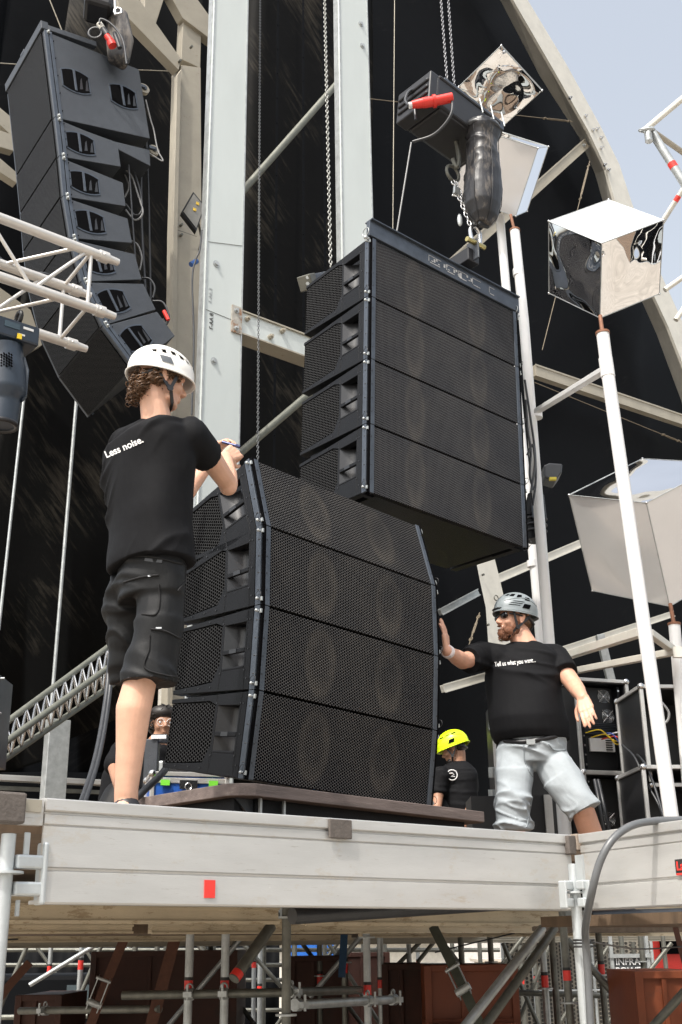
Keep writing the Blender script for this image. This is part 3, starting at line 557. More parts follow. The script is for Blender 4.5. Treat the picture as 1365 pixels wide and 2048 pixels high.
tubeP(1135, 1880, 8.5, 1290, 2060, 8.5, .0242, GALVD, 'dark diagonal tube falling to the right behind the cable')
tubeP(1300, 2060, 7, 1400, 1950, 7, .0242, GALVD, 'grey diagonal tube at the lower right corner')
tubeP(330, 2060, 10, 480, 1880, 10, .02, GALV, 'thin bright diagonal behind the bright centre posts')
tubeP(560, 2060, 12, 690, 1890, 12, .02, GALV, 'thin diagonal right of the dark post rising right')
tubeP(60, 1970, 11, 200, 1885, 11, .02, GALV, 'thin pale diagonal at the left below the tan beams')
tubeP(-10, 2040, 11, 60, 1880, 11, .02, GALVD, 'thin dark diagonal at the far left edge')
tubeP(480, 1880, 12, 640, 2060, 12, .02, GALVD, 'thin dark diagonal falling right behind the dark post')
tubeP(620, 1995, 10, 725, 1870, 10, .02, GALV, 'bright thin diagonal between dark post and right pair')
tubeP(895, 1895, 11, 1020, 2060, 11, .018, GALV, 'thin light diagonal in front of bright orange container')
tubeP(790, 1935, 12, 850, 1875, 12, .02, GALVD, 'short dark diagonal above the orange container')
tubeP(835, 1925, 12, 870, 1882, 12, .02, GALVD, 'second short dark diagonal above the orange container')
tubeP(1000, 1935, 12, 1050, 1870, 12, .02, GALVD, 'dark thin diagonal left of the mesh fence')
for k, (x, Y_) in enumerate([(770, 14), (905, 14), (925, 15), (960, 14), (590, 13), (650, 13)]):
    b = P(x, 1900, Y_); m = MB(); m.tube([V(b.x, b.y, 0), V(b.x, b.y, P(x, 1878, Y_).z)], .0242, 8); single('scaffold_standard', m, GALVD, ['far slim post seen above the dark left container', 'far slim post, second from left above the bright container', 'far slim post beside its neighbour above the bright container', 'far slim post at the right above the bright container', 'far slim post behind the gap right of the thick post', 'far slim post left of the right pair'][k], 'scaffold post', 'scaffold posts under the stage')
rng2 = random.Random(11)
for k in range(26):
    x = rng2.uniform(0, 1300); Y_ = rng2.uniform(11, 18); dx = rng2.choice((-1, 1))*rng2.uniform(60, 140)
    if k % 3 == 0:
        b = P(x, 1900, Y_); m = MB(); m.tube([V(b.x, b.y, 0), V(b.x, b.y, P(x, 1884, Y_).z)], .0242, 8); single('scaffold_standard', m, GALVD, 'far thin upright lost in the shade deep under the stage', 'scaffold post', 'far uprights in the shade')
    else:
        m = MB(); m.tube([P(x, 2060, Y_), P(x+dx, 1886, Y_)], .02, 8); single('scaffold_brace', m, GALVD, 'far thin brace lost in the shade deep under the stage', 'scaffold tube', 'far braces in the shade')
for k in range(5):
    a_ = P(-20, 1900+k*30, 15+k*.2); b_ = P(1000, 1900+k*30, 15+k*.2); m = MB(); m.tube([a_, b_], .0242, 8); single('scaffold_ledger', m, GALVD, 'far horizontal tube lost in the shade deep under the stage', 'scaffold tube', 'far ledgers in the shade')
# straps
def strap(pts, wdt, mat, lab, ratchet=None):
    q = [P(*p) for p in pts]; t = thing('ratchet_strap', lab, 'strap', q[-1], 'lashing straps under the stage'); m = MB()
    d = (q[-1]-q[0]).normalized(); s = d.cross(fw).normalized(); c = bez(q, 6) if len(q) > 2 else q
    vs = [tuple(p+s*wdt/2) for p in c]+[tuple(p-s*wdt/2) for p in c]; n = len(c); bk = [tuple(Vector(p)+fw*.004) for p in vs]
    m.v = vs+bk; m.f = [(i, i+1, n+i+1, n+i) for i in range(n-1)]+[(2*n+i, 3*n+i, 3*n+i+1, 2*n+i+1) for i in range(n-1)]+[(i, 2*n+i, 2*n+i+1, i+1) for i in range(n-1)]+[(n+i, n+i+1, 3*n+i+1, 3*n+i) for i in range(n-1)]; m.s = [False]*len(m.f); part('webbing', m, mat, t)
    if ratchet is not None:
        c_ = P(*ratchet); dn = d; p_ = s; nn = fw; m = MB()
        for k in (-1, 1): m.box(c_+p_*k*wdt*.6-nn*.02, (.006, .2, .035), (p_, dn, nn))
        m.tube([c_-p_*wdt*.8-nn*.02+dn*.06, c_+p_*wdt*.8-nn*.02+dn*.06], .022, 10); m.tube([c_-p_*wdt*.8-nn*.03-dn*.09, c_+p_*wdt*.8-nn*.03-dn*.09], .01, 8); part('ratchet', m, GALV, t)
    return t
BRS = M_('strap_brown', (.09, .035, .02), .8, 0, .2, 30); OLS = M_('strap_olive', (.06, .065, .05), .8, 0, .2, 30); BLS = M_('strap_blue', (.01, .04, .09), .8, 0, .2, 30)
strap([(358, 1850, 8), (300, 2060, 8)], .075, BRS, 'wide brown strap hanging steeply left of the bright posts')
strap([(248, 1880, 8), (215, 1960, 8), (178, 2060, 8)], .06, BRS, 'brown strap with a metal ratchet at the lower left', (198, 1985, 7.9))
strap([(60, 1925, 9), (20, 1970, 9), (-10, 2010, 9)], .06, BRS, 'brown strap slanting at the far left edge')
strap([(866, 1852, 7.2), (915, 1950, 7), (965, 2060, 6.8)], .055, OLS, 'olive strap with a brass coloured ratchet crossing the bright orange container', (917, 1958, 6.9))
strap([(690, 1850, 8.5), (684, 1955, 8.5)], .05, BLS, 'blue strap hanging right of the thick dark post')
strap([(1350, 1850, 9), (1372, 1935, 9)], .04, BRS, 'narrow dark strap at the far right under the wing')
# orange containers
ORG = M_('orange_paint', (.17, .038, .01), .55, 0, .15, 4, .1, 30, dirt=.62, dirtcol=(.07, .03, .02), dscale=3)
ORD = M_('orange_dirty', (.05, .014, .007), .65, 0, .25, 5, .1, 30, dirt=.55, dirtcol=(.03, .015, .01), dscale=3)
def obox(x0, x1, yt, Y, dep, z0, mat, lab, az=None):
    a, b = P(x0, yt, Y), P(x1, yt, Y); zt_ = (a.z+b.z)/2; ax = (V(1, 0, 0), V(0, 1, 0), Z); L = b.x-a.x; c = V((a.x+b.x)/2, Y+dep/2, 0)
    t = thing('steel_container', lab, 'steel container', V(c.x, c.y, z0), 'orange steel containers under the stage')
    m = MB(); m.box((c.x, c.y, (z0+zt_)/2+.03), (L, dep, zt_-z0-.06), ax); part('tub', m, mat, t)
    m = MB(); m.box((c.x, Y, zt_-.02), (L+.03, .05, .045)); m.box((c.x, Y, z0+.08), (L+.03, .05, .04))
    for s in (-1, 1): m.box((c.x+s*L/2, Y, (z0+zt_)/2), (.05, .06, zt_-z0))
    m.box((c.x-L*.1, Y, (z0+zt_)/2), (.03, .04, zt_-z0)); part('rim', m, mat, t, bevel=.004)
    m = MB()
    for s in (-1, 1): m.box((c.x+s*L*.4, Y+dep/2, z0+.02), (.1, dep*.9, .1))
    part('skid', m, mat, t)
obox(855, 1027, 1930, 8.8, .9, .98, ORG, 'brightest orange container, open topped, crossed by an olive strap')
obox(770, 850, 1928, 9.6, 1.1, .9, ORD, 'dark red-brown container adjoining the bright orange one on its left')
obox(1275, 1400, 1942, 7.6, .9, .6, ORG, 'orange container at the far right bottom, half out of frame')
obox(585, 690, 1912, 11, 1, 0.5, ORD, 'orange brown container behind the gap right of the thick dark post')
obox(190, 470, 1902, 10.5, 1.2, .3, ORD, 'long dark orange container behind the bright posts at left')
obox(40, 120, 1990, 9.5, 1, .3, ORD, 'low reddish container in the lower left corner')
obox(690, 775, 1905, 13, 1, .3, ORD, 'farther dim container between right pair and bright container')
obox(860, 1030, 2048, 8.6, .9, .45, ORG, 'orange container below the bright one, mostly cut off by the frame')
m = MB()
for k in range(5): b = P(640+k*110, 1955, 12.8); m.box((b.x, b.y, b.z), (.7, .4, .02))
# dark stored stuff far left
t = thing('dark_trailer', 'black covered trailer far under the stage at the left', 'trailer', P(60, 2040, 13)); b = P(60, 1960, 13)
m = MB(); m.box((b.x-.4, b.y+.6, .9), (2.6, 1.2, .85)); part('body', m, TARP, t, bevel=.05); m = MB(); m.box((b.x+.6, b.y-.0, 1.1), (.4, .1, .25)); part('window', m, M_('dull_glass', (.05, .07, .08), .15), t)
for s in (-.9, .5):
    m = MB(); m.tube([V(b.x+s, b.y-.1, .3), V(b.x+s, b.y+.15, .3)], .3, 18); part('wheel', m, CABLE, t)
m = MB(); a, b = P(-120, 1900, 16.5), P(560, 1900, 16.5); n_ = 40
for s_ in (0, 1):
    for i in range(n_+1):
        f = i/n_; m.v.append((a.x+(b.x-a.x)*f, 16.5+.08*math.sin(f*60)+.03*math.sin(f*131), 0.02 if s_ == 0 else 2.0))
m.f = [(i, i+1, n_+2+i, n_+1+i) for i in range(n_)]; m.s = [True]*n_; o_ = single('under_stage_dark_sheet', m, TARP, 'added black sheet standing for the dark depth under the left of the stage', 'dark sheet')  # dark sheet added to deepen the shade behind the left scaffold
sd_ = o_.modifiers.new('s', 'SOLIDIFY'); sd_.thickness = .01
for k, (x, Y_, yt) in enumerate([(160, 11.5, 1880), (330, 12, 1880), (420, 11, 1872), (520, 12.5, 1880), (640, 11, 1872), (690, 9.5, 1860), (820, 12, 1872), (925, 11, 1872), (985, 10.5, 1868), (1090, 9, 1860), (1205, 9.5, 1866), (1290, 11, 1872)]):
    nm_ = ['at the far left', 'left of the brown strap foot', 'between the two bright centre posts', 'just left of the thick dark post', 'in the middle of the bright gap', 'left of the blue strap', 'left edge of the bright orange container', 'behind the olive strap', 'right part of the bright container', 'between the stout diagonals and the dull post', 'just right of the thick cable', 'left of the far right container'][k]
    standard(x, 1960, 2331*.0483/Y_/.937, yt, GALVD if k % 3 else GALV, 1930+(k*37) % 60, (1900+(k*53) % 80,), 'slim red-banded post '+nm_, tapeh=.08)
# background beyond the stage: mesh fence, sign, red truck, pallets
MESH = grille('fence_screen', (.15, .14, .12), (.04, .038, .035), .12, .05, .02, .8, metal=0)
t = thing('mesh_fence', 'grey screened mesh fence panel behind the cable, right under the stage', 'fence', P(1140, 2040, 17)); a, b = P(1003, 1880, 17), P(1300, 1880, 17)
m = MB(); m.box(((a.x+b.x)/2, 17, a.z/2+.1), (b.x-a.x, .03, a.z+.3)); part('screen', m, MESH, t)
m = MB()
for k in range(6): x = a.x+(b.x-a.x)*k/5; m.tube([V(x, 16.95, 0), V(x, 16.95, a.z+.35)], .022, 8)
m.tube([V(a.x, 16.95, .25), V(b.x, 16.95, .25)], .015, 6); m.tube([V(a.x, 16.95, a.z*.6), V(b.x, 16.95, a.z*.6)], .015, 6); part('frame', m, GALV, t)
t = thing('info_sign', 'grey free-standing sign with white lettering by the mesh fence', 'sign', P(1262, 2040, 12)); a, b = P(1222, 1912, 12), P(1306, 2036, 12)
m = MB(); m.box(((a.x+b.x)/2, 12, (a.z+b.z)/2), (b.x-a.x, .05, a.z-b.z)); part('board', m, M_('sign_grey', (.1, .105, .11), .6), t, bevel=.005)
m = MB(); m.box(((a.x+b.x)/2, 11.97, a.z), (b.x-a.x+.04, .08, .035)); m.box((a.x, 11.97, .9), (.03, .05, 1.8)); m.box((b.x, 11.97, .9), (.03, .05, 1.8)); part('frame', m, GALV, t)
for s_t, yy, sz in [('INFRA', 1925, .085), ('POWER E', 1943, .085), ('www.infra', 1960, .06)]:
    q = P(1232, yy+5, 11.96); text_obj(s_t, sz, t, WTXT, face_M(q, V(1, 0, 0), Z), .001)
t = thing('red_truck', 'red vehicle body parked far off at the right edge', 'truck', P(1330, 1940, 22)); a, b = P(1300, 1876, 22), P(1420, 1908, 22)
m = MB(); m.box(((a.x+b.x)/2, 22.5, (a.z+.6)/2), (b.x-a.x, 1, a.z-.5)); part('body', m, REDT, t, bevel=.05)
m = MB(); m.box(((a.x+b.x)/2, 21.95, 1.5), ((b.x-a.x)*.7, .05, .25)); part('window', m, VOID, t)
for s in (-.4, .4): m = MB(); m.tube([V((a.x+b.x)/2+s, 21.95, .4), V((a.x+b.x)/2+s, 22.2, .4)], .4, 16); part('wheel', m, CABLE, t)
for k, (x, Y_, w_, h_, col, lab) in enumerate([(985, 24, 2.2, 1.1, (.5, .48, .45), 'pale plank stack far behind the containers'), (680, 30, 5, 1.7, (.6, .58, .52), 'long pale cabin far beyond the stage centre'), (900, 36, 7, 2.2, (.55, .53, .5), 'pale cabin far beyond the bright container'), (1120, 30, 4, 1.2, (.5, .45, .38), 'pale cabin far behind the mesh fence')]):
    b = P(x, 1895, Y_); m = MB(); m.box((b.x, Y_, h_/2), (w_, 1.5, h_)); m.box((b.x, Y_-.1, h_+.03), (w_+.2, 1.9, .06)); m.box((b.x-w_*.3, Y_-.77, h_*.55), (w_*.12, .04, h_*.4)); single('site_cabin', m, M_('cabin%d' % k, col, .6), lab, 'cabin', 'cabins and stacks beyond the stage')
m = MB(); b = P(622, 1905, 24); m.box((b.x, 24, 1.5), (1.0, .6, .25)); m.box((b.x, 23.7, .7), (.8, .05, 1.4)); single('blue_tank', m, M_('blue_pl', (.02, .12, .45), .4), 'small blue plastic tank far behind the bright posts', 'tank')
# ================================================================ LOUDSPEAKERS
def frame_plate(m, outer, inner, x0, x1):
    """side plate in the y-z plane with a hole: outer/inner 4-point loops"""
    for i in range(4):
        j = (i+1) % 4; q = [outer[i], outer[j], inner[j], inner[i]]
        m.hexa([V(x0, *p) for p in q]+[V(x1, *p) for p in q])
def cab_front(W, H, D, hr, grm, gmat_side, name, label, group, M):
    """box with a perforated front (local x width, y depth, z down from 0 to -H), side horn port"""
    t = thing(name, label, 'loudspeaker', M, group); zc = -H/2; e = .004
    fT, fB, rT, rB = -e, -H+e, zc+hr/2, zc-hr/2
    def zt(y): return fT+(rT-fT)*y/D
    def zbm(y): return fB+(rB-fB)*y/D
    m = MB()
    m.hexa([V(.09, .03, zbm(.03)), V(W-.09, .03, zbm(.03)), V(W-.09, D, rB), V(.09, D, rB), V(.09, .03, zt(.03)), V(W-.09, .03, zt(.03)), V(W-.09, D, rT), V(.09, D, rT)])
    part('cabinet', m, SPKD, t, False)
    for s in (0, 1):
        def X(x): return x if s == 0 else W-x
        y0, y1, y2, y3 = .085, .255, .27, D
        m = MB()
        # plain bands: front band, port frame, under/over bands
        def quad(pts, xa, xb): m.prism([V(X(xa), a, b) for a, b in pts], V((xb-xa)*(1 if s == 0 else -1), 0, 0))
        quad([(.05, zt(.05)), (y0, zt(y0)), (y0, zbm(y0)), (.05, zbm(.05))], .004, .09)
        pz1, pz0 = zc+H*.33, zc-H*.22
        frame_pts_o = [(y0, zbm(y0)), (y2, zbm(y2)), (y2, zt(y2)), (y0, zt(y0))]; frame_pts_i = [(y0+.012, pz0), (y1, pz0), (y1, pz1), (y0+.012, pz1)]
        for i in range(4):
            j = (i+1) % 4; quad([frame_pts_o[i], frame_pts_o[j], frame_pts_i[j], frame_pts_i[i]], .004, .05)
        quad([(y2, zt(y2)), (D, rT), (D, rT-.02), (y2+.05, zt(y2)-.03), (y2, zt(y2)-.05)], .004, .06)
        quad([(y2, zbm(y2)), (D, rB), (D, rB+.02), (y2+.14, zbm(y2)+.045), (y2+.05, zbm(y2)+.05), (y2, zbm(y2)+.14)][::-1], .004, .06)
        part('side_panel', m, SPKD, t, False, bevel=.002)
        # horn port: curved flare and handle bar
        m = MB(); n = 8; pr = []
        for i in range(n+1):
            q = i/n*math.pi/2; pr.append((y0+.012+(y1-y0-.012)*(1-math.cos(q))*.8+.0, .085*math.sin(q)))
        vs = [V(X(.006+.07*math.sin(i/n*math.pi)), y0+.012+(y1-y0-.012)*i/n, z_) for z_ in (pz0, pz1) for i in range(n+1)]
        m.add(vs, [(i, i+1, n+2+i, n+1+i) for i in range(n)], True); part('horn_flare', m, HORN, t, False)
        m = MB(); m.box((X(.012), (y0+y1)/2+.006, zc+.02-H*.05), (.018, y1-y0-.014, .022)); part('handle_bar', m, SPKD, t, False, bevel=.003); m = MB(); m.box((X(.012), (y0+y1)/2+.006, pz0+.006), (.018, y1-y0-.014, .012)); part('port_lip', m, SPKD, t, False, bevel=.003)
        m = MB(); m.box((X(.002), (y0+y1)/2+.01, zc+.02-H*.05), (.003, .05, .02)); part('maker_plate', m, HORN, t, False)
        m = MB(); m.prism([V(X(.008), a, b) for a, b in [(y2+.005, zt(y2)-.055), (y2+.055, zt(y2)-.035), (D-.006, rT-.024), (D-.006, rB+.024), (y2+.135, zbm(y2)+.052), (y2+.05, zbm(y2)+.056), (y2+.005, zbm(y2)+.135)]], V(.03*(1 if s == 0 else -1), 0, 0)); part('side_grille', m, gmat_side, t, False)
        m = MB()
        for yy, zz in [(y0+.005, pz1+.01), (y0+.005, pz0-.01), (y2-.006, pz1+.01), (y2-.006, pz0-.01), (y2+.1, zt(y2+.1)-.012), (D-.1, rB+.012), (D-.2, rB+.01), (y2+.06, zbm(y2)+.025), (y0-.015, zc), (y0-.015, zc-H*.35), (y0-.015, zc+H*.35)]:
            m.tube([V(X(.006), yy, zz), V(X(.001), yy, zz)], .004, 6)
        part('screws', m, HORN, t, False)
        # front rigging rails
        m = MB(); m.box((X(.004), .022, zc), (.012, .035, H-.004)); m.box((X(.038), -.002, zc), (.03, .012, H-.004)); part('rail', m, RAIL, t, False, bevel=.002)
        m = MB(); m.box((X(.017), .008, zc), (.016, .03, H-.002)); part('rail_slot', m, VOID, t, False)
        m = MB()
        for zz in (-.03, -H+.03):
            m = MB(); m.tube([V(X(-.014), .012, zz), V(X(.03), .012, zz)], .006, 8); m.ball(V(X(-.014), .012, zz), .008, None, 10, 6); m.box((X(.012), .004, zz), (.022, .02, .02)); part('rigging_pin', m, GALV, t, False)
        m = MB(); m.torus(V(X(-.012), .005, -H+.045), V(0, 1, 0), V(0, 0, 1), .02, .0018, 14, 4); part('pin_lanyard', m, BLK, t, False)
        m = MB()
        for k in range(4): zz = -H*(.18+.21*k); m.tube([V(X(.004), .003, zz), V(X(-.004), .02, zz)], .003, 6); m.tube([V(X(.03), -.006, zz), V(X(.03), -.011, zz)], .0035, 6)
        part('rail_screws', m, HORN, t, False)
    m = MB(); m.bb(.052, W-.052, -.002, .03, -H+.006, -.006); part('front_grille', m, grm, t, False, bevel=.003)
    return t
# --- lower stack on the dolly
LO = V(-.4623, 5.4543, 3.8916); LAZ = .8668*50*math.pi/180; LTH = [.2789, .0186, -.0517, -.1333]; LR = -.0265; LH, LD, LHR = .4097, .6175, .3342; WB = 1.35
lab = ['top cabinet of the lower speaker stack, under the bare hands', 'second cabinet from the top of the lower speaker stack', 'third cabinet from the top of the lower speaker stack, touched by the bearded man', 'bottom cabinet of the lower speaker stack, standing on the wooden dolly']
q = LO.copy(); protoL = None
for i in range(4):
    x, y, z = rotm(LAZ, LTH[i], LR); M = mat4(q, x, y, z)
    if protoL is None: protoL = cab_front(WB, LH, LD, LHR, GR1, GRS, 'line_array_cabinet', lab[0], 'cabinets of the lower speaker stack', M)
    else: c = copy_tree(protoL, M); c['label'] = lab[i]
    q = q-z*LH
LBOT = q
# --- hanging block
MO = V(.1991, 6.2584, 5.7366); MAZ = math.radians(50.9); MX = rotm(MAZ, .0185, -.0561); MH, MD, MHR = .44, .657, .378
lab = ['top cabinet of the hanging speaker block, just under its flying frame', 'second cabinet from the top of the hanging speaker block', 'third cabinet from the top of the hanging speaker block', 'bottom cabinet of the hanging speaker block, its underside in view']
for i in range(4):
    M = mat4(MO-MX[2]*MH*i, *MX)
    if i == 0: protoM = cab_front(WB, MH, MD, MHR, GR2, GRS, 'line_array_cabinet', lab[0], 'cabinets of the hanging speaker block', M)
    else: c = copy_tree(protoM, M); c['label'] = lab[i]
t = thing('flying_frame', 'black steel flying frame with warning stickers on top of the hanging speaker block', 'rigging frame', mat4(MO, *MX)); fx = MX
m = MB(); m.bb(-.006, WB+.006, -.012, .02, .006, .12); m.bb(.1, WB-.1, .02, .3, .02, .07); part('frame_body', m, RAIL, t, False, bevel=.003)
m = MB(); m.bb(-.0, WB, -.03, .04, .12, .128); part('top_lip', m, RAIL, t, False)
m = MB()
for k in range(14):
    xx = .53+k*.02+(.03 if k > 3 else 0)+(.03 if k > 6 else 0)+(.04 if k > 10 else 0); m.box((xx, -.0135, .052+.012*((k*7) % 3)), (.014, .002, .006+.01*((k*5) % 3)))
for a, b in [(.5, .61), (.66, .74), (.77, .85), (.9, .98), (1.06, 1.11)]: m.box(((a+b)/2, -.0135, .087), (b-a, .002, .003)); m.box((a, -.0135, .065), (.003, .002, .045)); m.box(((a+b)/2, -.0135, .036), ((b-a)*.8, .002, .005))
m.prism([V(.765, -.0145, .04), V(.8, -.0145, .04), V(.782, -.0145, .075)], V(0, .002, 0)); part('warning_stickers', m, M_('worn_print', (.4, .4, .4), .6, 0, .3, 60), t, False)
m = MB(); m.bb(.8, .9, -.08, .6, .16, .26); part('pickup_bar', m, BLK, t, False, bevel=.005)
m = MB()
m.bb(.845, .857, -.13, -.02, .17, .33)
part('lifting_plate', m, SPK, t, False, bevel=.004)
for xx in (0.0, WB):
    m = MB(); m.tube([V(xx-.02, .01, -.01), V(xx+.02, .01, -.01)], .011, 8); m.ball(V(xx-.02, .01, -.01), .014, None, 10, 6); m.torus(V(xx-.02, .01, .03), V(0, 1, 0), V(0, 0, 1), .03, .003, 14, 5); part('rigging_pin', m, GALV, t, False)
# blue-grey motor strut poking out at the left, behind the block
t = thing('grey_cross_tube', 'blue grey square tube with end bolts behind the hanging block at its top left', 'bar', P(640, 575, 7.4)); a, b = P(611, 566, 7.2), P(700, 548, 7.8)
m = MB(); m.beam(a, b, .1, .1); part('tube_body', m, RAIL, t, bevel=.012); m = MB(); d = (b-a).normalized(); m.box(a+d*.05-fw*.055, (.1, .012, .11), frame(d)[::1]+(d,)) if False else m.beam(a-d*.005, a+d*.09, .108, .108)
part('end_cap', m, GALVD, t, bevel=.006)
m = MB()
for dz in (-.025, .025): c = a+d*.045-fw*.055+V(0, 0, dz); m.tube([c, c-fw*.02], .013, 8)
part('bolt', m, GALV, t)
# ---------------------------------------------------------------- left hanging array (side on)
SC = 8.3/12.4409; CP = V(-3.9325, 12.4409, 13.205)-CAM; LP0 = CAM+CP*SC; AZL = math.radians(144.19)
HsL, HL, DsL, DL, hrL, hrsL = [k*SC for k in (1.4967, .6336, 1.4147, .8929, .3817, 1.1814)]; TH = [-.1305, -.1225, -.1056, -.1679, -.2585, -.4672, -.712]; RLL = .1194; WL = 1.3*SC
def barrel(m, cy, cz, w, h, x0, x1, grow=0, n=6):
    pts = []
    for i in range(n+1): f = i/n*2-1; pts.append((cy+f*(w/2+grow), cz+(h/2+grow)*(1-.28*f*f)))
    pts += [(a, 2*cz-b) for a, b in pts[::-1]]
    m.prism([V(x0, a, b) for a, b in pts], V(x1-x0, 0, 0))
def cab_side(H, D, hr, ports, name, label, M, skew=.0):
    t = thing(name, label, 'loudspeaker', M, 'cabinets of the left hanging speaker column'); zc = -H/2; W = WL
    fT, fB, rT, rB = -.003, -H+.003, zc+hr/2, zc-hr/2
    m = MB(); m.hexa([V(-W, .0, fB), V(0, .0, fB), V(0, D, rB), V(-W, D, rB), V(-W, .0, fT), V(0, .0, fT), V(0, D, rT), V(-W, D, rT)]); part('cabinet', m, SPK, t, False, bevel=.004)
    m = MB(); m.bb(-W+.03, -.03, -.012, .002, -H+.01, -.01); part('front_grille', m, GRD, t, False)
    for s in (0, 1):
        def X(x): return -x if s == 0 else -W+x
        sg = 1 if s == 0 else -1
        m = MB(); m.box((X(-.006), .02, zc), (.016, .035, H-.004)); m.box((X(-.004), .062, zc), (.012, .03, H-.004)); part('rail', m, RAIL, t, False, bevel=.002)
        m = MB(); m.box((X(-.002), .042, zc), (.008, .016, H-.002)); part('rail_slot', m, VOID, t, False)
        for py_, pw, ph in ports:
            cz_ = zc+.0
            m = MB(); barrel(m, py_, cz_, pw, ph, X(-.006), X(-.001), .014); pf = part('port_frame', m, RAIL, t, False)
            m = MB(); barrel(m, py_, cz_, pw, ph, X(-.008), X(-.002), 0); part('port_recess', m, VOID, pf, False)
            m = MB(); m.box((X(-.012), py_-.01, cz_), (.012, .022, ph*.95)); part('port_handle', m, RAIL, pf, False, bevel=.003)
            for a in (.12, .34):
                m = MB(); m.prism([V(X(-.0085), py_+a*pw+b_*pw, cz_+c_*ph) for b_, c_ in ((.0, -.34), (.12, -.3), (.12, .22), (.07, .12))], V(.001*sg, 0, 0)); part('port_lining', m, HORN, pf, False)
            m = MB()
            for a, b in ((-1, .66), (1, .66), (-1, -.66), (1, -.66)): c = V(X(-.006), py_+a*(pw/2+.004), cz_+b*ph/2); m.tube([c, c+V(.005*sg, 0, 0)], .004, 6)
            part('screws', m, HORN, t, False)
        for zz in (-.02, -H+.02): m = MB(); m.tube([V(X(-.025), .04, zz), V(X(0), .04, zz)], .009, 8); m.ball(V(X(-.026), .04, zz), .012, None, 10, 6); m.box((X(-.01), .04, zz), (.02, .03, .03)); part('rigging_pin', m, GALV, t, False)
        m = MB()
        for k in range(5): m.tube([V(X(-.011), .085, -H*(.1+.2*k)), V(X(0), .085, -H*(.1+.2*k))], .004, 6)
        part('rail_screws', m, VOID, t, False)
    return t
q = LP0.copy(); names = ['broad bass cabinet with two side ports, topmost of the left hanging speakers', 'first slim cabinet directly under the bass cabinet of the left hanging speakers', 'second slim cabinet below the bass cabinet in the left column', 'third slim cabinet below the bass cabinet in the left column', 'fourth slim cabinet of the left column, behind the truss tube ends', 'fifth slim cabinet of the left column, tilted, second from its foot', 'lowest and most tilted slim cabinet of the left column, above the white helmet']
pE = None; rearpts = []
for i in range(7):
    x, y, z = rotm(AZL, TH[i], RLL); H_ = HsL if i == 0 else HL; M = mat4(q, x, y, z)
    if i == 0:
        cab_side(HsL, DsL, hrsL*1.04, [(DsL*.27, .25, .25), (DsL*.77, .25, .25)], 'bass_cabinet', names[0], M)
        t = thing('flying_frame', 'dark flying frame along the top edge of the left hanging speakers', 'rigging frame', M)
        m = MB(); m.bb(-WL, .01, -.02, .05, .01, .1); m.bb(-.04, .012, .05, DsL*.55, .01, .07); m.bb(-WL, -WL+.05, .05, DsL*.8, .01, .07); m.bb(-WL*.55, -WL*.45, -.02, DsL*.8, .07, .12); part('frame_body', m, SPK, t, False, bevel=.004)
        # wedge-shaped adapter below
        e = thing('adapter_wedge', 'dark folded adapter frame under the bass cabinet of the left column', 'rigging frame', M)
        m = MB(); zb_ = -HsL-.0; m.prism([V(-.02, .05, zb_-.005), V(-.02, DsL*.62, zb_-.05), V(-.02, DsL*.99, zb_-.03), V(-.02, DsL*.97, zb_-.22), V(-.02, DsL*.6, zb_-.12), V(-.02, .05, zb_-.03)], V(-WL+.04, 0, 0)); part('wedge_body', m, SPK, e, False, bevel=.004)
        for zz in (-.25, -HsL+.02):
            c = thing('caster_wheel', ['upper black caster wheel at the rear of the bass cabinet', 'lower caster wheel at the rear corner of the bass cabinet'][zz < -.5], 'wheel', M, 'casters of the bass cabinet'); m = MB(); m.tube([V(-.09, DsL+.06, zz), V(-.05, DsL+.06, zz)], .055, 20); part('wheel', m, TAN, c, False)
            m = MB(); m.box((-.07, DsL+.03, zz), (.09, .06, .03)); m.tube([V(-.105, DsL+.06, zz), V(-.035, DsL+.06, zz)], .025, 12); part('fork', m, RAIL, c, False)
    elif pE is None: pE = cab_side(HL, DL, hrL, [(DL*.37, .25, .215)], 'line_array_cabinet', names[i], M)
    else: c = copy_tree(pE, M); c['label'] = names[i]
    rearpts.append(q-z*H_/2+y*(DsL if i == 0 else DL)); q = q-z*H_
def cable(name, pts, r, mat, label, group='cables', n=10, cat='cable'):
    m = MB(); m.tube(bez([P(*p) for p in pts], n), r, 8); return single(name, m, mat, label, cat, group)
